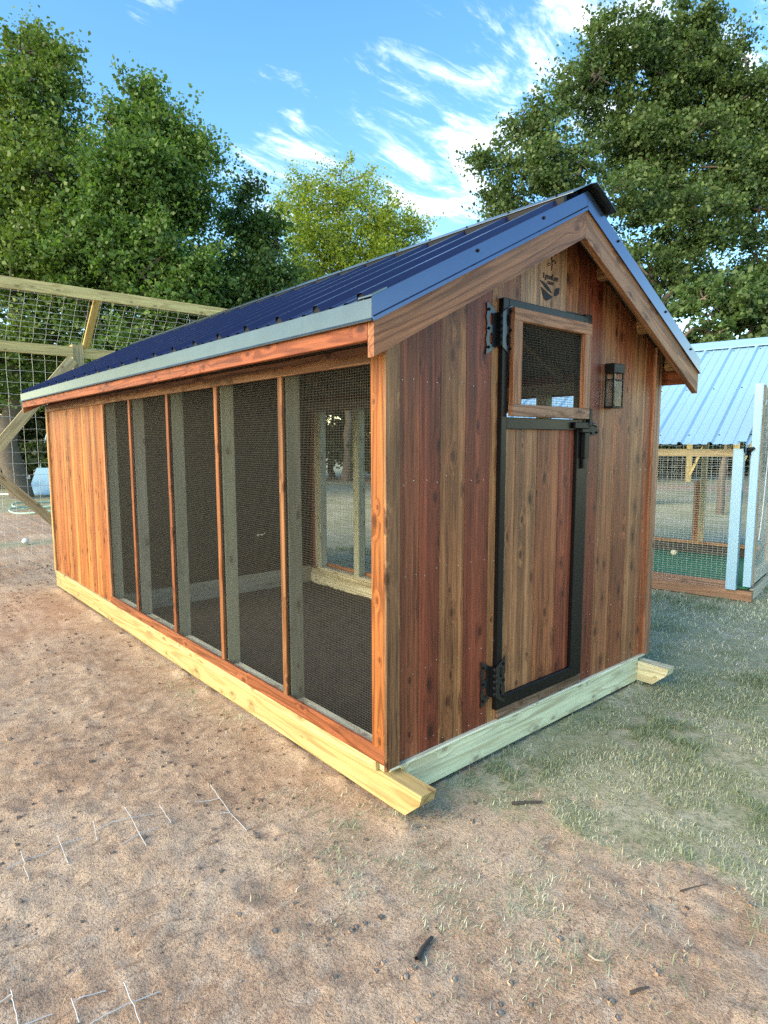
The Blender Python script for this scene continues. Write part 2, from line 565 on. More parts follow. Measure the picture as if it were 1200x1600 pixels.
# ------------------------------------------------------------------ ground
def vnoise(x, y, seed):
    """smooth value noise, unit cell"""
    xi = np.floor(x).astype(np.int64); yi = np.floor(y).astype(np.int64)
    fx = x - xi; fy = y - yi
    fx = fx * fx * fx * (fx * (fx * 6 - 15) + 10); fy = fy * fy * fy * (fy * (fy * 6 - 15) + 10)
    def h(a, b):
        n = (a * 374761393 + b * 668265263 + seed * 974634777) & 0x7fffffff
        n = ((n ^ (n >> 13)) * 1274126177) & 0x7fffffff
        n = (n ^ (n >> 16)) & 0xffff
        return n / 65535.0
    a = h(xi, yi); b = h(xi + 1, yi); c = h(xi, yi + 1); d = h(xi + 1, yi + 1)
    return (a * (1 - fx) + b * fx) * (1 - fy) + (c * (1 - fx) + d * fx) * fy


def fbm(x, y, scale, oct_, seed, gain=0.5):
    v = 0; amp = 1; tot = 0
    for o in range(oct_):
        v = v + amp * vnoise(x * scale * 2 ** o + 13.7 * o, y * scale * 2 ** o - 7.1 * o, seed + o)
        tot += amp; amp *= gain
    return v / tot


def sstep(a, b, v):
    t = np.clip((v - a) / (b - a), 0, 1); return t * t * (3 - 2 * t)


def grassiness(x, y, tufts=1.0):
    """0 bare soil .. 1 closed turf"""
    n = fbm(x, y, 1.3, 4, 5) - 0.5
    n2 = fbm(x, y, 5.0, 3, 9) - 0.5
    # turf right of the coop's front: edge runs from the front corner to the lower right
    e = np.minimum((x - 0.38) * 0.95 + 0.22 * np.clip(y + 0.3, -2, 0), 9)
    g = sstep(-0.26, 0.42, e + 0.7 * n + 0.75 * n2)
    # thin dry tufts in front of the corner and along the coop's left side
    def tuft(cx, cy, rx, ry, s):
        return s * np.exp(-(((x - cx) / rx) ** 2 + ((y - cy) / ry) ** 2))
    t = tuft(-0.12, -0.36, 0.42, 0.50, 0.75) + tuft(-0.30, 0.12, 0.22, 0.3, 0.55) + tuft(-0.10, 1.75, 0.15, 0.55, 0.45) + tuft(-0.17, 2.9, 0.15, 0.45, 0.28) + tuft(0.05, -0.95, 0.5, 0.4, 0.45)
    g = np.maximum(g, np.clip(tufts * t * (0.6 + 1.6 * n2 + 1.0 * n), 0, 1))
    # left yard: soil to about 9 m, a weedy strip, soil, then rough grass
    left = sstep(2.0, 0.6, x - 0.05 * y)
    strip = np.exp(-((y - 9.9 - 0.3 * n) / 0.45) ** 2) * 0.8
    far = sstep(14.0, 16.5, y + 4 * n)
    g = g * (1 - left * sstep(1.0, 3.0, y)) + left * sstep(1.0, 3.0, y) * np.maximum(strip, far)
    g = np.where((x > 0.05) & (x < 2.4) & (y > 0.05) & (y < 6), 0.15 + 0.3 * n, g)
    # track far to the right
    tr = np.exp(-((x + 0.45 * y - 25.5) / 2.6) ** 2)
    g = g * (1 - 0.9 * tr)
    return np.clip(g, 0, 1)


PITS = [(random.uniform(-1.6, 0.4), random.uniform(-1.4, 3.0), random.uniform(0.035, 0.10), random.uniform(0.006, 0.02)) for _ in range(16)]


def ground_z(x, y):
    g = grassiness(x, y)
    near = 1 / (1 + 0.02 * (x * x + y * y))
    big = (fbm(x, y, 0.35, 3, 21) - 0.5) * 0.07
    rough = (fbm(x, y, 2.0, 2, 31) - 0.5) * 0.026 + (fbm(x, y, 7.0, 3, 41) - 0.5) * 0.017 + (fbm(x, y, 24.0, 2, 51) - 0.5) * 0.009
    rid = np.abs(fbm(x + 0.1 * y, y * 1.2, 5.5, 3, 61) - 0.5)
    soil = rough + (0.06 - rid) * 0.03
    z = big + soil * (1 - 0.75 * g) * np.where(near > 0.2, 1, 0.6)
    for px, py, pr, pd in PITS:
        d2 = ((x - px) ** 2 + (y - py) ** 2) / (pr * pr)
        z = z - pd * np.exp(-d2) + 0.35 * pd * np.exp(-((np.sqrt(d2) - 1.5) / 0.4) ** 2)
    # level pad under the coop and pen
    pad = sstep(0.45, 0.05, np.maximum(np.maximum(-0.05 - x, x - 2.5), np.maximum(-0.25 - y, y - 6.0)))
    z = z * (1 - pad) + pad * (-0.004 + 0.25 * z)
    bank = np.exp(-((x + 0.035) / 0.05) ** 2) * ((y > -0.2) & (y < 6)) + np.exp(-((y + 0.045) / 0.045) ** 2) * ((x > 0.1) & (x < 2.34))
    z = z + bank * np.clip(fbm(x, y, 6.0, 3, 71) - 0.45, 0, 1) * 0.07
    pad2 = sstep(0.5, 0.0, np.maximum(np.abs(x - 6.4) - 1.6, np.abs(y - 1.9) - 1.8))
    return z * (1 - pad2) + pad2 * 0.12 * z - 0.01


def axis_lines(lo, hi, step, far, growth):
    mid = np.arange(lo, hi + 1e-6, step)
    def out(s):
        r = []; d = step; p = 0
        while p < far:
            d *= growth; p += d; r.append(p)
        return np.array(r)
    o = out(step)
    return np.concatenate([lo - o[::-1], mid, hi + o])


gx = axis_lines(-2.0, 2.2, 0.0165, 320, 1.055)
gy = axis_lines(-1.75, 2.6, 0.0165, 320, 1.055)
X, Y = np.meshgrid(gx, gy, indexing='ij')
Z = ground_z(X, Y)
nx, ny = X.shape
V = np.stack([X, Y, Z], -1).reshape(-1, 3)
ii = (np.arange(nx - 1)[:, None] * ny + np.arange(ny - 1)[None, :])
Q = np.stack([ii, ii + ny, ii + ny + 1, ii + 1], -1).reshape(-1, 4)
gm = fast_mesh('ground', V, Q)
gm.polygons.foreach_set('use_smooth', [True] * len(gm.polygons))
ga = gm.attributes.new('turf', 'FLOAT', 'POINT')
ga.data.foreach_set('value', grassiness(X, Y, 0.45).astype(np.float32).ravel())


def ground_material():
    m, nt, bs, out = new_mat('soil_and_turf'); g = G(nt)
    tc = nt.nodes.new('ShaderNodeTexCoord'); p = tc.outputs['Object']
    a = nt.nodes.new('ShaderNodeAttribute'); a.attribute_name = 'turf'
    turf = a.outputs['Fac']
    n1 = g.noise(p, 1.1, 4, 0.6, 0.4)
    n2 = g.noise(p, 7.0, 5, 0.68, 0.3)
    n3 = g.noise(p, 34.0, 4, 0.72)
    n4 = g.noise(p, 110.0, 3, 0.7)
    n5 = g.noise(p, 300.0, 2, 0.7)
    soil = g.mix(g.ramp(n1, 0.35, 0.68), (0.43, 0.30, 0.205, 1), (0.55, 0.44, 0.325, 1))
    soil = g.mix(g.math('MULTIPLY', g.ramp(n2, 0.50, 0.72), 0.8), soil, (0.60, 0.50, 0.39, 1))
    soil = g.mix(g.math('MULTIPLY', g.ramp(n2, 0.46, 0.30), 0.6), soil, (0.23, 0.145, 0.10, 1))
    st = g.noise(g.mapv(p, (7, 26, 20), (0, 0, 0), (0, 0, 0.5)), 1.0, 4, 0.7, 0.6)
    soil = g.mix(g.math('MULTIPLY', g.ramp(st, 0.54, 0.66), 0.55), soil, (0.20, 0.135, 0.10, 1))
    soil = g.mix(g.math('MULTIPLY', g.ramp(st, 0.44, 0.34), 0.5), soil, (0.58, 0.47, 0.36, 1))
    soil = g.mix(g.math('MULTIPLY', g.ramp(n3, 0.54, 0.70), 0.6), soil, (0.19, 0.125, 0.09, 1))
    soil = g.mix(g.math('MULTIPLY', g.ramp(n3, 0.44, 0.30), 0.55), soil, (0.58, 0.46, 0.35, 1))
    soil = g.mix(g.math('MULTIPLY', g.ramp(n4, 0.50, 0.64), 0.5), soil, (0.15, 0.095, 0.07, 1))
    soil = g.mix(g.math('MULTIPLY', g.ramp(n5, 0.55, 0.70), 0.45), soil, (0.62, 0.50, 0.38, 1))
    gr = g.mix(g.ramp(n2, 0.35, 0.65), (0.32, 0.33, 0.22, 1), (0.50, 0.49, 0.38, 1))
    gr = g.mix(g.math('MULTIPLY', g.ramp(n1, 0.40, 0.60), 0.5), gr, (0.20, 0.25, 0.11, 1))
    gr = g.mix(g.math('MULTIPLY', g.ramp(n3, 0.45, 0.7), 0.8), gr, (0.12, 0.155, 0.075, 1))
    gr = g.mix(g.math('MULTIPLY', g.ramp(n4, 0.50, 0.68), 0.7), gr, (0.50, 0.49, 0.39, 1))
    gr = g.mix(g.math('MULTIPLY', g.ramp(n5, 0.55, 0.70), 0.5), gr, (0.07, 0.085, 0.045, 1))
    f = g.ramp(g.math('ADD', turf, g.math('MULTIPLY', g.math('SUBTRACT', n3, 0.5), 0.9)), 0.18, 0.75)
    c = g.mix(f, soil, gr)
    nt.links.new(c, bs.inputs['Base Color'])
    bs.inputs['Roughness'].default_value = 0.95
    bs.inputs['Specular IOR Level'].default_value = 0.15
    b1 = g.bump(n2, 0.25, 0.03)
    b2 = g.bump(n3, 0.8, 0.014, b1)
    b3 = g.bump(n4, 1.0, 0.007, b2)
    nt.links.new(g.bump(n5, 0.6, 0.002, b3), bs.inputs['Normal'])
    return m


M_GROUND = ground_material()
link(bpy.data.objects.new('ground', gm), None, M_GROUND, kind='structure')

# ------------------------------------------------------------------ the coop
W = 2.44
RX = 1.22
SL = 0.507
TH = math.atan(SL)
YF, YB = -0.19, 6.06
EX = 1.45                       # half span to the eave
def ZR(x): return 2.985 - SL * abs(x - RX)

coop = thing('chicken_coop', (RX, 3.0, 0), 'long stained cedar chicken coop with navy metal roof and wire mesh side', 'chicken coop')

C_FRONT = {'red': (0.175, 0.037, 0.017), 'dark': (0.173, 0.047, 0.022), 'brown': (0.230, 0.069, 0.029), 'tan': (0.245, 0.090, 0.038), 'pale2': (0.26, 0.105, 0.046), 'pale': (0.384, 0.196, 0.106), 'orange': (0.237, 0.066, 0.025)}


def jig(c, s=0.08):
    k = 1 + random.uniform(-s, s)
    return tuple(min(1, v * k * (1 + random.uniform(-s, s) * 0.4)) for v in c)


def sill_top(x): return ZR(x) - 0.045


def gable_board(x0, x1, z0, y0, y1, col, name='siding_board', mat=None):
    gap = 0.0013
    a, b = x0 + gap, x1 - gap
    poly = [(a, z0), (b, z0), (b, sill_top(b))]
    if a < RX < b: poly.append((RX, sill_top(RX)))
    poly.append((a, sill_top(a)))
    fr = Matrix.Translation(((a + b) / 2, y0, z0))
    return prism(name, poly, 'y', y0, y1, mat or M_CEDAR, coop, fr, color=jig(col))


ZB = 0.188
left_cols = ['dark', 'red', 'brown', 'red', 'tan']
for (x0, x1), cn in zip([(0.06, 0.20), (0.20, 0.337), (0.337, 0.515), (0.515, 0.70), (0.70, 0.785)], ['dark', 'red', 'tan', 'red', 'pale2']):
    gable_board(x0, x1, ZB, 0.0 + random.uniform(-.0008, .0008), 0.02, C_FRONT[cn])
for (x0, x1), cn in zip([(0.785, 0.93), (0.93, 1.096), (1.096, 1.346), (1.346, 1.47), (1.47, 1.612)], ['tan', 'pale', 'pale', 'brown', 'dark']):
    gable_board(x0, x1, 2.43, 0.0 + random.uniform(-.0008, .0008), 0.02, C_FRONT[cn])
for (x0, x1), cn in zip([(1.612, 1.742), (1.742, 1.936), (1.936, 2.125), (2.125, 2.32), (2.32, 2.42)], ['red', 'tan', 'brown', 'pale2', 'orange']):
    gable_board(x0, x1, ZB, 0.0 + random.uniform(-.0008, .0008), 0.02, C_FRONT[cn])
NAIL = None
def nail(x, y, z):
    global NAIL
    if NAIL is None:
        bm = bmesh.new(); bmesh.ops.create_cone(bm, cap_ends=True, segments=8, radius1=0.0028, radius2=0.0024, depth=0.002)
        NAIL = bpy.data.meshes.new('nail'); bm.to_mesh(NAIL); bm.free(); NAIL.materials.append(M_GALVN)
    link(bpy.data.objects.new('nail', NAIL), coop, None, Matrix.Translation((x, y, z)) @ Matrix.Rotation(math.radians(90), 4, 'X'))
for x_ in (0.10, 0.17, 0.24, 0.31, 0.38, 0.48, 0.56, 0.66, 0.745, 1.65, 1.71, 1.78, 1.90, 1.97, 2.09, 2.16, 2.28, 2.36):
    for z_ in (0.235, 0.62, 1.08, 1.52, 1.98):
        nail(x_ + random.uniform(-.012, .012), -0.0016, z_ + random.uniform(-.02, .02))
# a dark backing behind the joints, as building paper on the studs
prism('wall_lining', [(0.03, 0.19), (0.775, 0.19), (0.775, 2.45), (1.62, 2.45), (1.62, 0.19), (2.41, 0.19), (2.41, sill_top(2.41) - .03), (RX, sill_top(RX) - .03), (0.03, sill_top(0.03) - .03)], 'y', 0.023, 0.034, M_DECK, coop)
# corner strips of the front
prism('corner_trim', [(-0.02, 0.18), (0.06, 0.18), (0.06, sill_top(0.06)), (-0.02, sill_top(-0.02))], 'y', -0.019, -0.001, M_CEDAR, coop, Matrix.Translation((0.02, -0.01, 0.18)), color=(0.22, 0.105, 0.05))
prism('corner_trim', [(2.42, 0.18), (2.50, 0.18), (2.50, sill_top(2.50)), (2.42, sill_top(2.42))], 'y', -0.019, 0.02, M_CEDAR, coop, Matrix.Translation((2.46, -0.01, 0.18)), color=(0.25, 0.12, 0.07))
# corner post faces on the left side
box('corner_trim', (-0.02, 0.001, 0.255), (0.0, 0.088, 2.12), M_TRIM, coop, color=(0.30, 0.105, 0.030))
box('post', (0.002, 0.036, 0.21), (0.09, 0.088, 2.06), M_GREY, coop, color=(0.30, 0.29, 0.22))
box('post', (2.35, 0.036, 0.21), (2.438, 0.088, 2.06), M_GREY, coop, color=(0.30, 0.29, 0.22))

# base: skids, rim boards, sills
C_PINE = (0.46, 0.36, 0.165)
C_PINE_SKYLIT = (0.64, 0.68, 0.47)  # same pine on the front, cool sky light put into the colour
prism('skid', [(-0.235, 0.150), (-0.220, 0.098), (-0.125, 0.012), (5.99, 0.012), (5.99, 0.150)], 'x', -0.004, 0.088, M_PINE, coop, Matrix.Translation((0.04, -0.2, 0.08)) @ Matrix.Rotation(math.radians(-90), 4, 'X'), color=C_PINE)
prism('skid', [(-0.235, 0.150), (-0.220, 0.098), (-0.125, 0.012), (5.99, 0.012), (5.99, 0.150)], 'x', 2.345, 2.437, M_PINE, coop, Matrix.Translation((2.39, -0.2, 0.08)) @ Matrix.Rotation(math.radians(-90), 4, 'X'), color=(0.60, 0.60, 0.42))  # same pine again, paler sky-lit tone put into its colour
box('rim_board', (0.089, -0.016, 0.010), (2.344, 0.022, 0.172), M_PINE, coop, color=C_PINE_SKYLIT)
box('rim_board', (0.089, 5.95, 0.010), (2.344, 5.985, 0.172), M_PINE, coop, color=C_PINE)
box('sill_strip', (0.0, -0.0225, 0.1735), (2.43, 0.024, 0.186), M_PINE, coop, color=(0.70, 0.72, 0.54))
box('sill_strip', (-0.020, 0.06, 0.152), (0.0, 1.62, 0.1985), M_PINE, coop, color=(0.56, 0.45, 0.22))
box('sill_strip', (-0.016, 1.625, 0.152), (0.0, 5.97, 0.1965), M_PINE, coop, color=(0.52, 0.41, 0.20))
box('rim_beam', (0.003, 0.026, 0.152), (0.087, 5.94, 0.196), M_PINE, coop, color=(0.50, 0.47, 0.30))
box('rim_beam', (2.353, 0.026, 0.152), (2.437, 5.94, 0.196), M_PINE, coop, color=(0.50, 0.47, 0.30))
box('sill_plate', (0.012, 0.09, 0.1975), (0.10, 3.95, 0.236), M_PINE, coop, color=(0.70, 0.74, 0.60))
box('sill_plate', (2.345, 0.09, 0.1975), (2.43, 3.95, 0.236), M_PINE, coop, color=(0.50, 0.50, 0.36))
# stained bottom rails below the mesh
box('bottom_rail', (-0.0205, -0.001, 0.1995), (-0.0005, 1.30, 0.277), M_TRIM, coop, color=(0.25, 0.082, 0.034))
box('bottom_rail', (-0.0195, 1.303, 0.1995), (-0.0005, 3.915, 0.272), M_TRIM, coop, color=(0.27, 0.098, 0.042))
box('bottom_rail', (2.44, 0.0, 0.1995), (2.46, 3.915, 0.272), M_TRIM, coop, color=(0.33, 0.14, 0.065))
# header boards under the eaves
for xa, xb in ((-0.0195, -0.0005), (2.4405, 2.46)):
    box('header_board', (xa, 0.089, 2.045), (xb, 5.95, 2.125), M_TRIM, coop, color=(0.24, 0.115, 0.06))
box('top_plate', (0.004, 0.03, 2.062), (0.095, 5.94, 2.14), M_GREY, coop, color=(0.24, 0.21, 0.15))
box('top_plate', (2.345, 0.03, 2.062), (2.436, 5.94, 2.14), M_GREY, coop, color=(0.24, 0.21, 0.15))

STUDS = [0.858, 1.628, 2.412, 3.205]
BCOL = [(0.25, 0.115, 0.048), (0.28, 0.11, 0.042), (0.24, 0.085, 0.034), (0.25, 0.085, 0.032)]
for y, bc in zip(STUDS, BCOL):
    box('batten', (-0.0185, y - 0.021, 0.2775), (-0.0005, y + 0.021, 2.044), M_TRIM, coop, color=bc)
    box('stud', (0.012, y - 0.019, 0.2365), (0.10, y + 0.019, 2.0615), M_GREY, coop, color=jig((0.33, 0.33, 0.25), .12))
    box('batten', (2.4405, y - 0.021, 0.2725), (2.4585, y + 0.021, 2.044), M_TRIM, coop, color=bc)
    box('stud', (2.345, y - 0.045, 0.2365), (2.43, y + 0.045, 2.0615), M_GREY, coop, color=jig((0.36, 0.37, 0.28), .1))
box('stud', (0.012, 3.905, 0.2365), (0.10, 3.945, 2.0615), M_GREY, coop, color=(0.33, 0.33, 0.25))
box('stud', (2.345, 3.87, 0.2365), (2.43, 3.99, 2.0615), M_GREY, coop, color=(0.36, 0.37, 0.28))

# welded mesh, one roll piece per bay
edges = [0.088] + STUDS + [3.905]
for y0, y1 in zip(edges[:-1], edges[1:]):
    wire_grid('wire_mesh', (0.006, y0, 0.24), (0, y1 - y0, 0), (0, 0, 1.82), 0.0127, 0.0127, 0.00055, M_GALV, coop, kind='stuff')
    wire_grid('wire_mesh', (2.436, y0, 0.24), (0, y1 - y0, 0), (0, 0, 1.82), 0.0254, 0.0127, 0.0006, M_GALV, coop, kind='stuff')

# boarded rear room: side walls, back wall, partition
def side_boards(x0, x1, ya, yb, z0, z1, cols, wdt=0.139):
    n = int(round((yb - ya) / wdt)); s = (yb - ya) / n
    for i in range(n):
        lo = ya + i * s + 0.002; hi = ya + (i + 1) * s - 0.002
        dx = random.uniform(-.0012, .0012)
        box('siding_board', (x0 + dx, lo, z0), (x1 + dx, hi, z1), M_CEDAR, coop, color=jig(cols[i % len(cols)], 0.16))


OR = [(0.33, 0.110, 0.030), (0.27, 0.085, 0.025), (0.35, 0.13, 0.040), (0.24, 0.075, 0.022), (0.36, 0.145, 0.045)]
side_boards(0.0, 0.019, 3.932, 5.928, 0.20, 2.10, OR)
side_boards(2.42, 2.44, 3.992, 5.928, 0.20, 2.10, [C_FRONT['brown'], C_FRONT['dark']])
box('edge_trim', (-0.019, 3.885, 0.2725), (0.003, 3.930, 2.044), M_TRIM, coop, color=(0.36, 0.17, 0.08))
box('corner_trim', (-0.019, 5.93, 0.20), (0.001, 5.985, 2.10), M_TRIM, coop, color=(0.50, 0.31, 0.14))
box('corner_trim', (2.4405, 5.93, 0.20), (2.46, 5.985, 2.10), M_TRIM, coop, color=(0.40, 0.22, 0.1))
n = 16
for i in range(n):
    x0 = 0.004 + i * (2.432 / n); x1 = 0.004 + (i + 1) * (2.432 / n)
    gable_board(x0, x1, 0.20, 5.93, 5.95, C_FRONT[['brown', 'dark', 'orange'][i % 3]])
    gable_board(max(x0, 0.105), min(x1, 2.34), 0.225, 4.13, 4.15, (0.020, 0.012, 0.010))  # partition boards darkened, indoor shade put into their colour
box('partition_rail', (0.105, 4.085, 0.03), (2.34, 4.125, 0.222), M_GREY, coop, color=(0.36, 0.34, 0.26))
bx_, by_ = np.meshgrid(np.linspace(0.09, 2.345, 90), np.linspace(0.03, 4.08, 160), indexing='ij')
bz_ = 0.030 + (fbm(bx_, by_, 7, 3, 301) - 0.5) * 0.03 + (fbm(bx_, by_, 30, 2, 302) - 0.5) * 0.022
bi = (np.arange(89)[:, None] * 160 + np.arange(159)[None, :])
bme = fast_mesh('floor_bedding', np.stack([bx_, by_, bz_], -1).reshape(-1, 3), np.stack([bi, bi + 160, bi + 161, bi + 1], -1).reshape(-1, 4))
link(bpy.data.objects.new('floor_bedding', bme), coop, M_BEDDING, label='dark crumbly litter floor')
# little bright hook on the partition
tube_obj('partition_hook', [(np.array([[1.68, 4.12, 0.66], [1.68, 4.07, 0.665], [1.69, 4.05, 0.675], [1.705, 4.05, 0.685]]), 0.004), (np.array([[1.66, 4.126, 0.645], [1.66, 4.126, 0.67]]), 0.010)], M_WHITEPIPE, coop, sides=6)

# roof structure
for sgn in (-1, 1):
    e = RX + sgn * (EX - 0.03)
    prism('roof_deck', [(RX, ZR(RX) - 0.006), (e, ZR(e) - 0.006), (e, ZR(e) - 0.022), (RX, ZR(RX) - 0.022)], 'y', YF + 0.04, YB - 0.03, M_DECK, coop)
    for y in (0.055, 0.858, 1.628, 2.412, 3.205, 3.925, 4.9, 5.9):
        r0 = RX + sgn * 0.002; r1 = RX + sgn * (EX - 0.06)
        prism('rafter', [(r0, ZR(r0) - 0.023), (r1, ZR(r1) - 0.023), (r1, ZR(r1) - 0.10), (r0, ZR(r0) - 0.115)], 'y', y - 0.018, y + 0.018, M_GREY, coop, Matrix.Translation((r0, y, ZR(r0))) @ Matrix.Rotation(-sgn * (math.pi / 2 + TH) if sgn < 0 else (math.pi / 2 + TH), 4, 'Y'), color=(0.25, 0.19, 0.12))
    # fascia
    xf = RX + sgn * EX
    box('fascia', (min(xf, xf - sgn * 0.035), YF + 0.04, 2.094), (max(xf, xf - sgn * 0.035), YB - 0.03, 2.236), M_TRIM, coop, color=(0.27, 0.078, 0.030))
    # lookout blocks under the front overhang
    for k, dx in enumerate((0.45, 0.95, 1.36)):
        xm = RX + sgn * dx
        prism('lookout', [(xm - .02, ZR(xm - .02) - .0225), (xm + .02, ZR(xm + .02) - .0225), (xm + .02, ZR(xm + .02) - .10), (xm - .02, ZR(xm - .02) - .10)], 'y', YF + 0.041, -0.003, M_TRIM, coop, Matrix.Translation((xm, 0, 2.5)) @ Matrix.Rotation(math.radians(90), 4, 'X'), color=(0.36, 0.2, 0.09))

# barge boards, front and back
def zt(x): return 2.909 - SL * abs(x - RX)
for ya, yb in ((YF, YF + 0.037), (YB - 0.03, YB)):
    for sgn in (-1, 1):
        xe = RX + sgn * EX; xr = RX + sgn * 0.0008
        fr = Matrix.Translation((xr, ya, zt(RX))) @ Matrix.Rotation(sgn * (math.pi / 2 + TH), 4, 'Y')
        prism('barge_board', [(xr, zt(RX) + 0.05), (xr, zt(RX) - 0.146), (xe, zt(xe) - 0.146), (xe, zt(xe) + 0.05)], 'y', ya, yb, M_TRIM, coop, fr, color=(0.29, 0.12, 0.056) if sgn < 0 else (0.29, 0.14, 0.072))

# roof sheets with trapezoid ribs, 0.9144 m cover
def sheet_profile(w):
    pts = []
    y = 0.0
    pitch = 0.3048
    k = 0
    while y < w + 1e-6:
        c = y
        seq = [(-0.032, 0), (-0.013, 0.031), (0.013, 0.031), (0.032, 0)]
        if k == 0: seq = [(-0.07, 0), (-0.032, 0), (-0.013, 0.031), (0.013, 0.031), (0.032, 0)]
        pts += [(c + a, h) for a, h in seq]
        for f in (1 / 3, 2 / 3):
            m = c + pitch * f
            pts += [(m - 0.020, 0), (m - 0.010, 0.008), (m + 0.010, 0.008), (m + 0.020, 0)]
        y += pitch; k += 1
    pts = [(a, h) for a, h in pts if a <= w + 0.0135]
    return pts


def roof_sheets(parent, name, origin_fn, y0, total, mat, lift=0.0):
    y = 0.0; i = 0
    while y < total - 0.05:
        w = min(0.9144, total - y)
        pr_ = sheet_profile(w)
        vs = []; fs = []
        for a, h in pr_:
            top, bot = origin_fn(y0 + y + a, h + 0.0012 * (i % 2))
            vs += [top, bot]
        for k in range(len(pr_) - 1):
            fs.append((2 * k, 2 * k + 2, 2 * k + 3, 2 * k + 1))
        o = mesh_obj(name, vs, fs, mat, parent)
        y += 0.9144; i += 1


for sgn in (-1, 1):
    nrm = Vector((sgn * math.sin(TH), 0, math.cos(TH)))
    def fn(y, h, sgn=sgn, nrm=nrm):
        a = Vector((RX + sgn * 0.01, y, ZR(RX + sgn * 0.01))) + nrm * h
        xe = RX + sgn * (EX + 0.006)
        b = Vector((xe, y, ZR(xe))) + nrm * h
        return a, b
    roof_sheets(coop, 'roof_sheet', fn, -0.125, YB + 0.115, M_NAVY)

# eave flashing with a kicked lip
for sgn in (-1, 1):
    f = lambda d: RX + sgn * (EX + d)
    prof = [(f(0.002), 2.170), (f(0.020), 2.160), (f(0.021), 2.164), (f(0.012), 2.174), (f(0.012), 2.246), (f(-0.10), 2.246 + 0.112 * SL), (f(-0.10), 2.2425 + 0.112 * SL - 0.001), (f(0.004), 2.241)]
    prism('eave_flashing', prof, 'y', YF - 0.004, YB + 0.004, M_FLASH, coop)
    # black foam closures at the rib ends
for k in range(20):
    yk = -0.125 + k * 0.3048
    xe = RX - EX - 0.007
    prism('rib_closure', [(yk - 0.03, ZR(xe) + 0.001), (yk + 0.03, ZR(xe) + 0.001), (yk + 0.012, ZR(xe) + 0.033), (yk - 0.012, ZR(xe) + 0.033)], 'x', xe - 0.002, xe + 0.02, M_BLACK, coop)
# rake flashing
SCREW = None
def screw(parent, p, nrm):
    global SCREW
    if SCREW is None:
        bm = bmesh.new()
        bmesh.ops.create_cone(bm, cap_ends=True, segments=10, radius1=0.0085, radius2=0.0085, depth=0.002)
        r = bmesh.ops.create_cone(bm, cap_ends=True, segments=6, radius1=0.0055, radius2=0.005, depth=0.007)
        bmesh.ops.translate(bm, verts=r['verts'], vec=(0, 0, 0.004))
        SCREW = bpy.data.meshes.new('screw'); bm.to_mesh(SCREW); bm.free(); SCREW.materials.append(M_BLACK)
    q = Vector(nrm).to_track_quat('Z', 'Y').to_matrix().to_4x4(); q.translation = Vector(p)
    link(bpy.data.objects.new('screw', SCREW), parent, None, q)


for ya, yo in ((YF, -1), (YB, 1)):
    for sgn in (-1, 1):
        xe = RX + sgn * (EX + 0.012); xr = RX + sgn * 0.001
        vs = []; fs = []
        # cross-section across y, z-offset from the barge top line: face then flange
        sec = [(yo * 0.0015, -0.002), (yo * 0.013, -0.010), (yo * 0.013, 0.006), (yo * 0.006, 0.012), (yo * 0.006, 0.086), (-yo * 0.048, 0.086), (-yo * 0.050, 0.078), (-yo * 0.047, 0.078), (-yo * 0.045, 0.083), (yo * 0.0015, 0.083)]
        for x in (xr, xe):
            for dy, dz in sec: vs.append((x, ya + dy, zt(x) + dz))
        m_ = len(sec)
        fs = [(i, (i + 1) % m_, m_ + (i + 1) % m_, m_ + i) for i in range(m_)] + [tuple(range(m_ - 1, -1, -1)), tuple(range(m_, 2 * m_))]
        t = mesh_obj('rake_flashing', vs, fs, M_NAVYTRIM, coop)
        if yo < 0:
            for dx in (0.32, 0.92, 1.3) if sgn > 0 else (0.38, 0.86):
                x = RX + sgn * dx
                screw(t, (x, ya - 0.0075, zt(x) + 0.06), (0, -1, 0))
# folded tab on the front eave corner
prism('corner_tab', [(-0.248, 2.252), (-0.248, 2.258), (-0.17, 2.298), (-0.17, 2.292)], 'y', YF - 0.009, YF + 0.075, M_FLASH, coop)
# ridge cap
rc = []
off = 0.047
for d in (-0.21, -0.06, 0.0, 0.06, 0.21):
    rc.append((RX + d, ZR(RX + d) + off - (0.008 if d == 0 else 0)))
inner = [(x, z - 0.003) for x, z in rc]
for sgn in (-1, 1):
    xa, xb = RX + sgn * 0.204, RX + sgn * 0.18
    prism('ridge_closure', [(xa, ZR(xa) + 0.001), (xb, ZR(xb) + 0.001), (xb, ZR(xb) + 0.043), (xa, ZR(xa) + 0.043)], 'y', YF + 0.002, YB - 0.002, M_BLACK, coop)
cap = prism('ridge_cap', rc + inner[::-1], 'y', YF - 0.055, YB + 0.03, M_FLASH, coop)
for k in range(21):
    yk = -0.125 + k * 0.3048
    for sgn in (-1, 1):
        x = RX + sgn * 0.175
        if sgn < 0 or k < 2: screw(cap, (x, yk, ZR(x) + off + 0.001), (sgn * math.sin(TH), 0, math.cos(TH)))

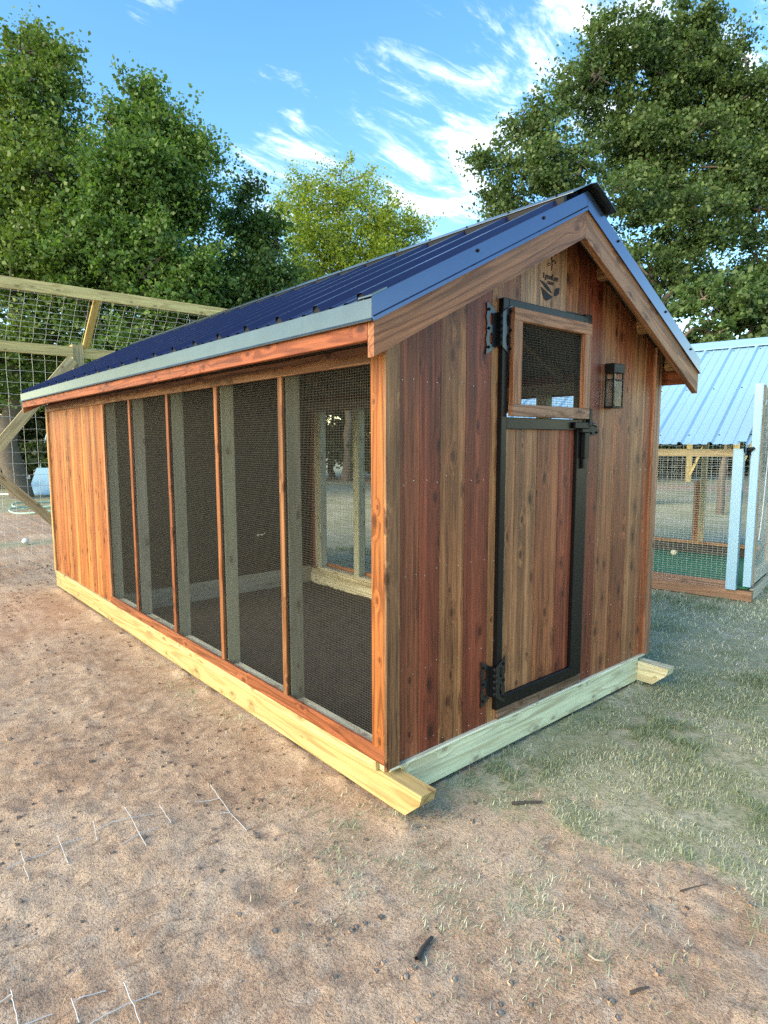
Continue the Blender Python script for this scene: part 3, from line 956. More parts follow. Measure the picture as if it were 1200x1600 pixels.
# ---- door
dm = []
def tubebox(lo, hi): dm.append((lo, hi))
DY0, DY1 = -0.030, 0.008
tubebox((0.800, DY0, 2.372), (1.500, DY1, 2.420))        # head
tubebox((0.755, DY0, 0.252), (0.799, DY1, 2.4205))       # hinge stile
tubebox((1.462, DY0, 0.252), (1.535, DY1, 2.372))        # lock stile
tubebox((0.7995, DY0 + .001, 1.765), (1.4615, DY1, 1.826))  # mid rail
tubebox((0.7995, DY0 + .001, 0.252), (1.4615, DY1, 0.322))  # bottom rail
tubebox((1.5005, DY0 + .001, 2.3725), (1.5350, DY1, 2.4195))
bm = bmesh.new()
for lo, hi in dm:
    r = bmesh.ops.create_cube(bm, size=1.0)
    for v_ in r['verts']:
        v_.co = Vector([(lo[i] + hi[i]) / 2 + v_.co[i] * (hi[i] - lo[i]) for i in range(3)])
bmesh.ops.bevel(bm, geom=list(bm.edges), offset=0.003, segments=1, affect='EDGES')
me = bpy.data.meshes.new('door'); bm.to_mesh(me); bm.free()
door = link(bpy.data.objects.new('door', me), coop, M_STEELTUBE, label='steel framed cedar door with a wire mesh window')
for lo, hi in [((0.738, 0.001, 0.25), (0.7545, 0.03, 2.44)), ((1.536, -0.012, 0.25), (1.608, 0.03, 2.44)), ((0.7546, 0.0, 2.424), (1.5355, 0.03, 2.440))]:
    box('jamb', lo, hi, M_STEELTUBE, coop)
for (x0, x1), c in zip([(0.80, 0.905), (0.905, 1.10), (1.10, 1.31), (1.31, 1.4615)], [(0.26, 0.105, 0.046), (0.24, 0.10, 0.046), (0.23, 0.072, 0.03), (0.19, 0.042, 0.020)]):
    box('door_board', (x0 + .0015, -0.008, 0.3225), (x1 - .0015, 0.012, 1.7645), M_CEDAR, door, color=c)
WC = (0.34, 0.145, 0.072)
box('window_rail', (0.806, -0.062, 2.312), (1.528, -0.0305, 2.376), M_TRIM, door, color=WC)
box('window_rail', (0.806, -0.062, 1.830), (1.528, -0.0305, 1.892), M_TRIM, door, color=(0.27, 0.14, 0.085))
box('window_stile', (0.806, -0.0615, 1.8925), (0.876, -0.0305, 2.3115), M_TRIM, door, color=WC)
box('window_stile', (1.462, -0.0615, 1.8925), (1.528, -0.0305, 2.3115), M_TRIM, door, color=WC)
wire_grid('wire_mesh', (0.86, -0.028, 1.86), (0.62, 0, 0), (0, 0, 0.47), 0.0127, 0.0127, 0.0007, M_GALV, door, kind='stuff')
box('threshold', (0.786, -0.014, 0.1885), (1.606, 0.02, 0.2455), M_TRIM, coop, color=(0.21, 0.13, 0.09))

# hinges: scalloped strap leaves with cut-outs and a knuckle
def leaf_outline(s):
    o = [(0.0, 0.085), (0.028, 0.108), (0.058, 0.128), (0.060, 0.118), (0.056, 0.085), (0.062, 0.055), (0.054, 0.020), (0.060, 0.0), (0.054, -0.020), (0.062, -0.055), (0.056, -0.085), (0.060, -0.118), (0.058, -0.128), (0.028, -0.108), (0.0, -0.085)]
    return [(s * x * 1.25, z) for x, z in o]
def cut(s, zc, h):
    return [(s * (0.037 + 0.016 * math.cos(a) * (1 if math.cos(a) > 0 else 0.7)), zc + h * math.sin(a)) for a in np.linspace(0, 2 * math.pi, 12, endpoint=False)]
def hinge(zc):
    for s, yy, m_ in ((-1, -0.006, M_HINGE), (1, -0.034, M_HINGE)):
        hole = [cut(s, 0.048, 0.03), cut(s, -0.048, 0.03)]
        plate = curve_plate([leaf_outline(s)] + hole, 0.004)
        plate.materials.clear(); plate.materials.append(m_)
        x0 = 0.727 if s < 0 else 0.745
        hl = link(bpy.data.objects.new('hinge_leaf', plate), door, None, front_frame(x0, yy, zc), label='black scalloped hinge leaf with cut-outs')
        for dz in (-0.092, 0.0, 0.092):
            screw(hl, (x0 + s * 0.058, yy - 0.0035, zc + dz), (0, -1, 0))
    paths = []
    for k in range(5):
        z0 = zc - 0.085 + k * 0.034
        paths.append((np.array([[0.736, -0.030, z0 + .0005], [0.736, -0.030, z0 + .0008], [0.736, -0.030, z0 + 0.0332], [0.736, -0.030, z0 + 0.0335]]), [0.004, 0.0105, 0.0105, 0.004]))
    tube_obj('hinge_knuckle', paths, M_BLACK, door, sides=12)
    box('hinge_web', (0.7275, -0.029, zc - 0.083), (0.7355, -0.004, zc + 0.083), M_BLACK, door)
hinge(2.262)
hinge(0.415)

# latch on the lock stile
lt = []
bm = bmesh.new()
def bmbox(bm, lo, hi, bev=0.0):
    r = bmesh.ops.create_cube(bm, size=1.0)
    for v_ in r['verts']:
        v_.co = Vector([(lo[i] + hi[i]) / 2 + v_.co[i] * (hi[i] - lo[i]) for i in range(3)])
    return r
bmbox(bm, (1.40, -0.052, 1.775), (1.545, -0.0315, 1.812))
bmbox(bm, (1.462, -0.062, 1.752), (1.550, -0.0315, 1.774))
bmbox(bm, (1.545, -0.056, 1.79), (1.575, -0.024, 1.89))
bmbox(bm, (1.497, -0.058, 1.60), (1.545, -0.0312, 1.752))
bmbox(bm, (1.502, -0.048, 1.54), (1.530, -0.0312, 1.5995))
bmesh.ops.bevel(bm, geom=list(bm.edges), offset=0.003, segments=1, affect='EDGES')
me = bpy.data.meshes.new('latch'); bm.to_mesh(me); bm.free()
latch = link(bpy.data.objects.new('latch', me), door, M_BLACK, label='black gravity gate latch')
pl = curve_plate([[(0, -0.055), (0.115, -0.045), (0.128, -0.03), (0.122, -0.015), (0.055, 0.045), (0.04, 0.075), (0.02, 0.085), (0, 0.07)]], 0.006)
pl.materials.clear(); pl.materials.append(M_BLACK)
keeper = link(bpy.data.objects.new('latch_keeper', pl), coop, None, front_frame(1.600, -0.005, 1.785), label='black three-cornered latch keeper plate')
for dx, dz in ((0.105, -0.03), (0.045, -0.035), (0.03, 0.06)):
    screw(keeper, (1.600 + dx, -0.0085, 1.785 + dz), (0, -1, 0))
tube_obj('latch_bar', [(np.array([[1.53, -0.045, 1.80], [1.57, -0.05, 1.803], [1.62, -0.047, 1.797], [1.66, -0.03, 1.79]]), [0.008, 0.009, 0.009, 0.007])], M_STEELTUBE, coop, sides=8)

# burnt-in mark above the door
t = text_mesh('LynnLee', 0.042, 0.0015); t.materials.clear(); t.materials.append(M_INK)
link(bpy.data.objects.new('lettering', t), coop, None, front_frame(1.190, -0.0035, 2.580))
t = text_mesh('mor', 0.036, 0.0015); t.materials.clear(); t.materials.append(M_INK)
link(bpy.data.objects.new('lettering', t), coop, None, front_frame(1.193, -0.0035, 2.553))
def arc_leaf(a, b, bulge_up, bulge_dn, n=9):
    a = np.array(a, float); b = np.array(b, float); d = b - a; nrm_ = np.array([-d[1], d[0]])
    up = [tuple(a + d * t_ + nrm_ * bulge_up * math.sin(math.pi * t_)) for t_ in np.linspace(0, 1, n)]
    dn = [tuple(a + d * t_ + nrm_ * bulge_dn * math.sin(math.pi * t_)) for t_ in np.linspace(1, 0, n)][1:-1]
    return up + dn
for sp in ([arc_leaf((-0.098, 0.052), (0.018, -0.004), 0.10, -0.06)], [arc_leaf((-0.085, 0.018), (0.022, -0.020), -0.02, -0.42)], [arc_leaf((0.036, -0.012), (0.085, 0.036), 0.28, -0.26)]):
    pm = curve_plate(sp, 0.0015); pm.materials.clear(); pm.materials.append(M_INK)
    link(bpy.data.objects.new('leaf_mark', pm), coop, None, front_frame(1.190, -0.0035, 2.512))
def curl(cx, cz, r0, r1, a0, a1, n=14):
    return np.array([[cx + (r0 + (r1 - r0) * k / (n - 1)) * math.cos(a0 + (a1 - a0) * k / (n - 1)), -0.003, cz + (r0 + (r1 - r0) * k / (n - 1)) * math.sin(a0 + (a1 - a0) * k / (n - 1))] for k in range(n)])
cur = [(np.array([[1.195, -0.003, 2.628], [1.20, -0.003, 2.66], [1.192, -0.003, 2.70], [1.20, -0.003, 2.745], [1.21, -0.003, 2.79]]), [0.002, 0.003, 0.003, 0.002, 0.002])]
for cx, cz, r, s in ((1.175, 2.70, 0.020, 1), (1.222, 2.72, 0.022, -1), (1.168, 2.655, 0.014, 1), (1.222, 2.675, 0.016, -1), (1.185, 2.755, 0.022, 1), (1.225, 2.77, 0.015, -1), (1.19, 2.80, 0.014, 1)):
    cur.append((curl(cx, cz, r, 0.004, 0 if s > 0 else math.pi, (4.8 if s > 0 else math.pi - 4.8)), 0.0019))
tube_obj('scroll_mark', cur, M_INK, coop, sides=5)

# ---- wall lantern
lan = thing('wall_lantern', (1.842, 0.0, 1.905), 'black box wall lantern with clear panes right of the door', 'wall lamp')
x0, x1, y0, y1, z0, z1 = 1.784, 1.902, -0.066, -0.004, 1.905, 2.175
box('lamp_hood', (x0 - .002, y0 - .002, 2.118), (x1 + .002, y1, z1), M_BLACK, lan)
box('base_plate', (x0 - .001, y0 - .001, z0), (x1 + .001, y1, z0 + 0.012), M_BLACK, lan)
for xx in (x0, x1 - 0.009):
    for yy in (y0, y1 - 0.010):
        box('corner_bar', (xx, yy, z0 + .0125), (xx + .009, yy + .009, 2.1175), M_BLACK, lan, ch=0.001)
for lo, hi in [((x0 + .0095, y0 + .001, 2.072), (x1 - .0095, y0 + .007, 2.080)), ((x0 + .001, y0 + .0095, 2.072), (x0 + .007, y1 - .011, 2.080)), ((x1 - .007, y0 + .0095, 2.072), (x1 - .001, y1 - .011, 2.080))]:
    box('glazing_bar', lo, hi, M_BLACK, lan, ch=0.001)
for lo, hi in [((x0 + .0095, y0 + .003, z0 + .0125), (x1 - .0095, y0 + .0045, 2.071)), ((x0 + .003, y0 + .0095, z0 + .0125), (x0 + .0045, y1 - .011, 2.071)), ((x1 - .0045, y0 + .0095, z0 + .0125), (x1 - .003, y1 - .011, 2.071))]:
    box('pane', lo, hi, M_GLASS, lan, ch=0.0002)
tube_obj('bulb', [(np.array([[1.843, -0.035, 2.117], [1.843, -0.035, 2.095], [1.843, -0.035, 2.094], [1.843, -0.035, 2.06], [1.843, -0.035, 2.04], [1.843, -0.035, 2.035]]), [0.010, 0.010, 0.008, 0.013, 0.009, 0.001])], M_TWIG, lan, sides=12)

# ------------------------------------------------------------------ timber run behind the coop
run = thing('timber_run', (0.8, 7.2, 0), 'tall raw pine run frame with square wire netting behind the coop', 'animal run')
PY = (0.60, 0.50, 0.22)
R0 = 7.5
def pc(k=.1): return jig(PY, k)
box('post', (0.69, R0 - 0.09, -0.1), (0.83, R0 + 0.05, 3.05), M_PINE, run, color=(0.46, 0.40, 0.22))
box('post', (0.645, R0 + 0.0, -0.1), (0.688, R0 + 0.05, 2.86), M_PINE, run, color=PY)
for xx in (-1.9, 3.3): box('post', (xx, R0 - 0.09, -0.1), (xx + .14, R0 + 0.05, 3.05), M_PINE, run, color=pc())
box('eave_rail', (-2.4, R0 - 0.13, 2.875), (0.688, R0 - 0.0925, 3.010), M_PINE, run, color=pc())
box('eave_rail', (0.832, R0 - 0.05, 2.875), (3.9, R0 - 0.012, 3.010), M_PINE, run, color=pc())
T0 = 6.9
box('ridge_rail', (-2.4, T0 - 0.02, 3.575), (3.9, T0 + 0.018, 3.715), M_PINE, run, color=pc())
board('rafter', (0.875, R0 - 0.0, 2.99), (0.905, T0 + 0.02, 3.60), 0.09, 0.038, (1, 0, 0), M_PINE, run, color=(0.56, 0.43, 0.16))
board('rafter', (-1.84, R0 - 0.0, 2.99), (-1.84, T0 + 0.02, 3.60), 0.09, 0.038, (1, 0, 0), M_PINE, run, color=pc())
board('brace', (-0.36, R0 - 0.112, 1.55), (0.68, R0 - 0.112, 2.84), 0.14, 0.036, (1, 0, -1), M_PINE, run, color=(0.52, 0.45, 0.25))
board('brace', (-0.40, R0 - 0.112, 1.36), (0.69, R0 - 0.112, 0.22), 0.12, 0.036, (1, 0, 1), M_PINE, run, color=(0.50, 0.41, 0.24))
for xx in (-1.2, 2.8): box('ridge_post', (xx, T0 - 0.11, -0.1), (xx + .09, T0 - 0.021, 3.70), M_PINE, run, color=pc())
wire_grid('wire_netting', (-2.4, R0 + 0.055, 0.02), (6.3, 0, 0), (0, 0, 2.95), 0.155, 0.155, 0.0022, M_NETW, run, wob=0.003, kind='stuff')
wire_grid('wire_netting', (-2.4, R0 + 0.02, 3.02), (6.3, 0, 0), (0, T0 - R0 + .02, 0.62), 0.155, 0.085, 0.0020, M_NETW, run, wob=0.003, kind='stuff')

# ------------------------------------------------------------------ pale blue roofed pen on the right
PA = np.array([5.37128, 0.27892, 0.0])
PU = np.array([-0.15220264, 0.98834931, 0.0]); PV = np.array([0.98834931, 0.15220264, 0.0])
def pp(u, v, z): return Vector(PA + PU * u + PV * v + np.array([0, 0, z]))
PUv, PVv = Vector(PU), Vector(PV)
pen = thing('bird_pen', pp(1.6, 1.0, 0), 'wire mesh bird pen with pale blue metal roof and green floor', 'bird pen')
C_PB = (0.27, 0.15, 0.105)
PL_ = 3.4
board('base_beam', pp(0.0, 0.045, 0.05), pp(PL_, 0.045, 0.05), 0.11, 0.09, (0, 0, 1), M_PINE, pen, color=(0.30, 0.18, 0.12))
board('base_beam', pp(0.0, 1.955, 0.05), pp(PL_, 1.955, 0.05), 0.11, 0.09, (0, 0, 1), M_PINE, pen, color=(0.42, 0.36, 0.25))
board('base_beam', pp(0.02, 0.091, 0.06), pp(0.02, 1.909, 0.06), 0.12, 0.04, (0, 0, 1), M_PINE, pen, color=(0.48, 0.44, 0.34))
board('kick_board', pp(0.252, 0.03, 0.148), pp(PL_, 0.03, 0.148), 0.085, 0.03, (0, 0, 1), M_TRIM, pen, color=C_PB)
board('kick_board', pp(0.26, 1.95, 0.19), pp(PL_, 1.95, 0.19), 0.16, 0.03, (0, 0, 1), M_TRIM, pen, color=(0.06, 0.06, 0.05))
board('rail', pp(0.26, 1.945, 0.295), pp(PL_, 1.945, 0.295), 0.045, 0.07, (0, 0, 1), M_TRIM, pen, color=(0.36, 0.2, 0.1))
mesh_obj('turf_mat', [pp(0.05, 0.06, 0.135), pp(PL_, 0.06, 0.135), pp(PL_, 1.92, 0.145), pp(0.05, 1.92, 0.145), pp(0.05, 0.06, 0.115), pp(PL_, 0.06, 0.115), pp(PL_, 1.92, 0.115), pp(0.05, 1.92, 0.115)], [(0, 1, 2, 3), (4, 7, 6, 5), (0, 4, 5, 1), (1, 5, 6, 2), (2, 6, 7, 3), (3, 7, 4, 0)], M_TURF, pen)
board('corner_post', pp(0.198, 0.01, 0.112), pp(0.198, 0.01, 1.62), 0.10, 0.09, PUv, M_PALEBLUE, pen)
board('stud', pp(1.75, 0.035, 0.192), pp(1.75, 0.035, 1.62), 0.09, 0.038, PVv, M_PINE, pen, color=pc())
for uu, cc, zz in ((1.06, (0.36, 0.15, 0.06), 1.15), (0.985, (0.40, 0.35, 0.22), 2.75), (2.3, (0.42, 0.36, 0.2), 2.75)):
    board('stud', pp(uu, 1.945, 0.319), pp(uu, 1.945, zz), 0.075, 0.038, PUv, M_PINE, pen, color=cc)
board('eave_beam', pp(0.25, 0.03, 1.575), pp(PL_, 0.03, 1.575), 0.08, 0.038, (0, 0, 1), M_PINE, pen, color=(0.40, 0.34, 0.2))
PS = 0.585
def pz(v): return 1.665 + PS * (v + 0.09)
for uu in (0.3, 1.1, 1.9, 2.7, 3.35):
    board('rafter', pp(uu, 0.0, pz(0) - 0.07), pp(uu, 2.05, pz(2.05) - 0.07), 0.08, 0.038, (0, 0, 1), M_PINE, pen, color=(0.38, 0.33, 0.2))
pn = Vector(-PV * math.sin(math.atan(PS)) + np.array([0, 0, math.cos(math.atan(PS))]))
def pfn(u, h):
    return pp(u, 2.16, pz(2.16)) + pn * h, pp(u, -0.09, pz(-0.09)) + pn * h
roof_sheets(pen, 'roof_sheet', pfn, 0.16, PL_ - 0.2, M_PALEBLUE)
for k in range(11):
    for vv in (0.08, 1.05, 2.0):
        for du in (-0.05,):
            screw(pen, pp(0.16 + k * 0.3048 + du, vv, pz(vv)) + pn * 0.002, pn)
# trim on the right rake and along the top
mesh_obj('rake_trim', [pp(0.12, -0.11, pz(-0.11) + .04), pp(0.12, 2.2, pz(2.2) + .04), pp(0.12, 2.2, pz(2.2) - .09), pp(0.12, -0.11, pz(-0.11) - .11), pp(0.205, -0.10, pz(-0.10) + .04), pp(0.205, 2.2, pz(2.2) + .04), pp(0.205, 2.2, pz(2.2) + .036), pp(0.125, 2.2, pz(2.2) + .036), pp(0.125, -0.10, pz(-0.10) + .036), pp(0.205, -0.10, pz(-0.10) + .036)], [(0, 1, 2, 3), (0, 4, 5, 1), (8, 7, 6, 9), (4, 9, 6, 5)], M_PALEBLUE, pen)
tv = [(2.02, pz(2.02) + .036), (2.03, pz(2.03) + .046), (2.22, pz(2.22) + .046), (2.40, pz(2.22) - .03), (2.40, pz(2.22) - .034), (2.22, pz(2.22) + .042), (2.03, pz(2.03) + .034)]
vs = [pp(0.10, a, b) for a, b in tv] + [pp(PL_, a, b) for a, b in tv]
k_ = len(tv)
mesh_obj('ridge_trim', vs, [(i, (i + 1) % k_, k_ + (i + 1) % k_, k_ + i) for i in range(k_)] + [tuple(range(k_ - 1, -1, -1)), tuple(range(k_, 2 * k_))], M_PALEBLUE, pen)
wire_grid('wire_mesh', pp(0.20, 0.008, 0.11), PU * (PL_ - 0.2), (0, 0, 1.5), 0.0508, 0.0254, 0.0011, M_NETW, pen, kind='stuff')
wire_grid('wire_mesh', pp(0.20, 1.97, 0.31), PU * (PL_ - 0.2), (0, 0, 2.3), 0.0508, 0.0508, 0.0010, M_NETW, pen, kind='stuff')
# tall end frame with its own blue corner
board('end_corner_post', pp(0.045, -0.02, 0.165), pp(0.045, -0.02, 2.285), 0.075, 0.05, PUv, M_PALEBLUE, pen)
board('end_stile', pp(0.02, 0.05, 0.165), pp(0.02, 0.05, 2.275), 0.075, 0.04, PVv, M_PINE, pen, color=(0.42, 0.33, 0.22))
board('end_stile', pp(0.02, 0.90, 0.165), pp(0.02, 0.90, 2.275), 0.09, 0.04, PVv, M_PINE, pen, color=(0.42, 0.36, 0.26))
for zz, hh in ((0.25, 0.14), (1.12, 0.12), (2.2, 0.12)):
    board('end_rail', pp(0.02, 0.089, zz), pp(0.02, 0.854, zz), hh, 0.038, (0, 0, 1), M_PINE, pen, color=(0.55, 0.50, 0.38))
wire_grid('wire_mesh', pp(-0.004, 0.06, 0.2), PV * 0.84, (0, 0, 2.05), 0.0254, 0.0254, 0.0010, M_NETW, pen, kind='stuff')
tube_obj('stay_cord', [(np.array([pp(-0.02, 0.07, 0.66), pp(-0.025, 0.14, 0.9), pp(-0.02, 0.28, 1.45), pp(-0.015, 0.35, 1.75)]), 0.006)], M_WHITEPIPE, pen, sides=6)
tube_obj('pen_latch', [(np.array([pp(0.14, -0.03, 1.60), pp(0.10, -0.05, 1.605), pp(0.05, -0.06, 1.63)]), [0.025, 0.03, 0.012]), (np.array([pp(0.13, -0.04, 1.56), pp(0.08, -0.05, 1.575)]), [0.015, 0.02])], M_BLACK, pen, sides=8)
# small pale ball lying in the pen
def ball(name, p, r, mat, label, category, squash=1.0):
    bm = bmesh.new(); bmesh.ops.create_icosphere(bm, subdivisions=3, radius=r)
    for v_ in bm.verts:
        n_ = math.sin(v_.co.x * 90) * math.sin(v_.co.y * 70 + 1) * math.sin(v_.co.z * 80 + 2)
        v_.co *= 1 + 0.05 * n_
        v_.co.z *= squash
    for f_ in bm.faces: f_.smooth = True
    me = bpy.data.meshes.new(name); bm.to_mesh(me); bm.free()
    return link(bpy.data.objects.new(name, me), None, mat, Matrix.Translation(Vector(p)), label, category)
ball('ball', pp(1.22, 1.55, 0.18), 0.04, M_EGG, 'small cream ball on the green floor of the pen', 'ball')

# ------------------------------------------------------------------ far fence beyond the pen
fen = thing('far_fence', (25, 9.5, 0), 'far raw timber paddock fence with netting seen through the pen', 'fence')
FA = np.array([22.0, 14.0, 0]); FB = np.array([30.5, 4.0, 0])
fd = (FB - FA) / np.linalg.norm(FB - FA)
for k in range(8):
    p = FA + (FB - FA) * k / 7
    board('post', (p[0], p[1], -0.1), (p[0], p[1], 2.7), 0.2, 0.16, fd, M_PINE, fen, color=pc(.2))
for k in range(7):
    p = FA + (FB - FA) * k / 7; q = FA + (FB - FA) * (k + 1) / 7
    off_ = np.array([-fd[1], fd[0], 0]) * -0.11
    p, q = p + off_, q + off_
    board('rail', (p[0], p[1], 2.6), (q[0], q[1], 2.6), 0.14, 0.05, (0, 0, 1), M_PINE, fen, color=pc(.15))
    m_ = (p + q) / 2
    board('brace', (p[0], p[1], 0.2), (m_[0], m_[1], 2.5), 0.1, 0.04, fd, M_PINE, fen, color=pc(.15))
wire_grid('wire_netting', FA + [0, 0, 0.05], FB - FA, (0, 0, 2.6), 0.3, 0.3, 0.004, M_NETW, fen, wob=0.01, kind='stuff')

# ------------------------------------------------------------------ odds and ends in the left yard
D = 13.5
def gpt(u, d, z):
    p = at(u, 700, d); p[2] = z; return p
# leaning blue sheet: bottom edge on the ground, top edge leaning back on props
bl = thing('blue_sheet', gpt(66, 20.0, 0), 'pale blue metal sheet leaning in the left yard', 'metal sheet')
P0 = gpt(38, 19.6, 0.06); P1 = gpt(100, 19.6, 0.06); P2 = gpt(98, 20.7, 0.86); P3 = gpt(55, 20.7, 0.86)
nn = np.cross(P1 - P0, P3 - P0); nn /= np.linalg.norm(nn)
vs = [Vector(p) for p in (P0, P1, P2, P3)] + [Vector(p - nn * 0.03) for p in (P0, P1, P2, P3)]
mesh_obj('sheet', vs, [(0, 1, 2, 3), (7, 6, 5, 4), (0, 4, 5, 1), (1, 5, 6, 2), (2, 6, 7, 3), (3, 7, 4, 0)], M_PALEBLUE, bl)
for q in (P2, P3):
    board('prop', (q[0] + .05, q[1] + .05, 0.0), (q[0] + .05, q[1] + .05, q[2]), 0.06, 0.06, (1, 0, 0), M_PINE, bl, color=PY)
# white pipe trestle
tr = thing('pipe_trestle', gpt(0, 19.4, 0), 'white pipe trestle lying beside the leaning blue sheet', 'trestle')
tp = gpt
for dd in (19.0, 19.8):
    tube_obj('rail', [(np.array([tp(-60, dd, 0.60), tp(44, dd, 0.62)]), 0.035)], M_WHITEPIPE, tr, sides=8)
    for uu in (-50, 32):
        tube_obj('leg', [(np.array([tp(uu, dd, 0.59), tp(uu - 4, dd, 0.0)]), 0.03)], M_WHITEPIPE, tr, sides=8)
tube_obj('rail', [(np.array([tp(-60, 19.0, 0.12), tp(26, 19.0, 0.12)]), 0.03)], M_WHITEPIPE, tr, sides=8)
tube_obj('rail', [(np.array([tp(30, 19.0, 0.60), tp(30, 19.8, 0.60)]), 0.03)], M_WHITEPIPE, tr, sides=8)
# pale green hoops on the ground
for k, (uu, dd, ra, lab) in enumerate(((84, 15.6, 1.05, 'nearer pale green pipe hoop lying on the soil'), (90, 16.9, 1.15, 'farther pale green pipe hoop lying below the blue sheet'))):
    c = gpt(uu, dd, 0.05)
    cc = np.array([[c[0] + ra * math.cos(a_), c[1] + ra * 0.8 * math.sin(a_), 0.05 + 0.03 * math.sin(3 * a_)] for a_ in np.linspace(0, 2 * math.pi, 40)])
    tube_obj('pipe_hoop', [(cc, 0.024)], M_GREENPIPE, None, sides=8, label=lab, category='pipe hoop')
ball('ball', (0.396, 9.73, 0.05), 0.055, M_BALL, 'small pale crumpled plastic ball on the weedy strip', 'ball', 0.9)
# blue pole leaning among the trees
pa, pb = at(64, 716, 23), at(71, 688, 23)
pb2 = pa + (pb - pa) * 4.5
tube_obj('blue_pole', [(np.array([np.array([pa[0] - .1, pa[1], 0]), pa, pb, pb2]), 0.03)], M_PALEBLUE, None, sides=8, label='pale blue pole leaning beyond the netting', category='pole')

# ------------------------------------------------------------------ trees
def limb_path(a, b, r0, r1, rg, n=7, sag=0.1):
    t = np.linspace(0, 1, n)[:, None]
    L = np.linalg.norm(b - a)
    mid = np.array([0, 0, 1.0]) * sag * L
    p = a * (1 - t) + b * t + mid * np.sin(math.pi * t) + np.cumsum(rg.normal(0, 0.03 * L, (n, 3)), 0) * np.sin(math.pi * t)
    return p, r0 * (1 - t[:, 0]) ** 0.8 + r1


def tree(name, label, base, lobes, n_leaf, leaf, ca, cb, seed, clump=0.55, per=160, trunk_r=0.25, group=None, category='tree', shell=2.2, flat=0.75, twigs=True, bark=None):
    rg = np.random.default_rng(seed)
    base = np.array(base, float)
    root = thing(name, base, label, category, group)
    C_ = np.array([l[0] for l in lobes], float); R_ = np.array([l[1] for l in lobes], float)
    wt = np.array([l[2] if len(l) > 2 else 1.0 for l in lobes]) * np.prod(R_, 1) ** (2 / 3)
    wt /= wt.sum()
    ncl = max(6, int(n_leaf / per))
    li = rg.choice(len(lobes), ncl, p=wt)
    dirs = rg.normal(0, 1, (ncl, 3)); dirs /= np.linalg.norm(dirs, axis=1)[:, None]
    rr = rg.random(ncl) ** (1 / shell)
    cen = C_[li] + dirs * R_[li] * rr[:, None]
    keep = cen[:, 2] > base[2] + 0.3
    cen, li = cen[keep], li[keep]; ncl = len(cen)
    # branches
    paths = []
    top = C_[np.argmax(C_[:, 2])]
    zlow = min(C_[:, 2] - R_[:, 2] * 0.5)
    fork = np.array([base[0] * 0.7 + C_[:, 0].mean() * 0.3, base[1] * 0.7 + C_[:, 1].mean() * 0.3, max(base[2] + 1.2, min(zlow, base[2] + 0.26 * (top[2] - base[2])))])
    p, r = limb_path(base, fork, trunk_r * 0.35, trunk_r * 0.75, rg, 6, 0)
    p[0] = base - [0, 0, 0.15]
    paths.append((p, r))
    nodes = [(q, trunk_r * 0.5) for q in p[3:]]
    order = np.argsort(np.linalg.norm(C_ - fork, axis=1))
    nodes.append((fork, trunk_r * 0.7))
    for c, R in zip(C_[order], R_[order]):
        npz = np.array([a_ for a_, b_ in nodes]); nr = np.array([b_ for a_, b_ in nodes])
        j = np.argmin(np.linalg.norm(npz - c, axis=1) - 3.0 * nr)
        s = npz[j]; r_s = min(nr[j] * 0.8, trunk_r * 0.5)
        q, r = limb_path(s, c + np.array([0, 0, 0.45]) * R, r_s * 0.85, r_s * 0.15 + 0.012, rg, 9, 0.06)
        paths.append((q, r)); nodes += [(a_, b_) for a_, b_ in zip(q[2:], r[2:])]
        for k in range(5):
            d_ = rg.normal(0, 1, 3); d_ /= np.linalg.norm(d_)
            e = c + d_ * R * 0.85
            m_i = rg.integers(3, 8)
            q2, r2 = limb_path(q[m_i], e, r[m_i] * 0.6, 0.012, rg, 6, 0.05)
            paths.append((q2, r2)); nodes += [(a_, b_) for a_, b_ in zip(q2[1:], r2[1:])]
    V, Q = tubes_arrays(paths, 7)
    me = fast_mesh('trunk', V - base, Q)
    me.polygons.foreach_set('use_smooth', [True] * len(me.polygons))
    link(bpy.data.objects.new('trunk', me), root, bark or M_BARK, Matrix.Translation(Vector(base)))
    if twigs:
        npos = np.array([a for a, b in nodes]); tp_ = []
        for c in cen[:: max(1, ncl // 260)]:
            j = np.argmin(np.linalg.norm(npos - c, axis=1))
            q, r = limb_path(npos[j], c, 0.028, 0.007, rg, 4, 0.03)
            tp_.append((q, r))
        V, Q = tubes_arrays(tp_, 4)
        me = fast_mesh('twig_work', V - base, Q)
        link(bpy.data.objects.new('twig_work', me), root, bark or M_BARK, Matrix.Translation(Vector(base)), kind='stuff')
    # leaves
    n = n_leaf
    k = rg.integers(0, ncl, n)
    cs = clump * (0.6 + 0.8 * rg.random(ncl))
    NS = 7                                      # leafy sprays radiating from each clump
    outw = cen - C_[li]; outw /= np.linalg.norm(outw, axis=1)[:, None] + 1e-6
    sdir = rg.normal(0, 1, (ncl, NS, 3)) + outw[:, None] * 0.5 + np.array([0, 0, 0.25])
    sdir /= np.linalg.norm(sdir, axis=2)[:, :, None]
    slen = 0.5 + 0.9 * rg.random((ncl, NS))
    j = rg.integers(0, NS, n)
    t_ = rg.random(n) ** 0.8
    jit = np.clip(rg.normal(0, 1, (n, 3)), -1.8, 1.8) * 0.17
    pos = cen[k] + (sdir[k, j] * (t_ * slen[k, j])[:, None] + jit) * cs[k][:, None] * np.array([1, 1, flat])
    nrm_ = rg.normal(0, 1, (n, 3)) + np.array([0, 0, 0.7]); nrm_ /= np.linalg.norm(nrm_, axis=1)[:, None]
    ax = np.cross(nrm_, rg.normal(0, 1, (n, 3))); ax /= np.linalg.norm(ax, axis=1)[:, None] + 1e-9
    sd = np.cross(nrm_, ax)
    s = leaf * (0.45 + 1.1 * rg.random(n) ** 1.3)[:, None]
    a = pos - ax * s * 0.5
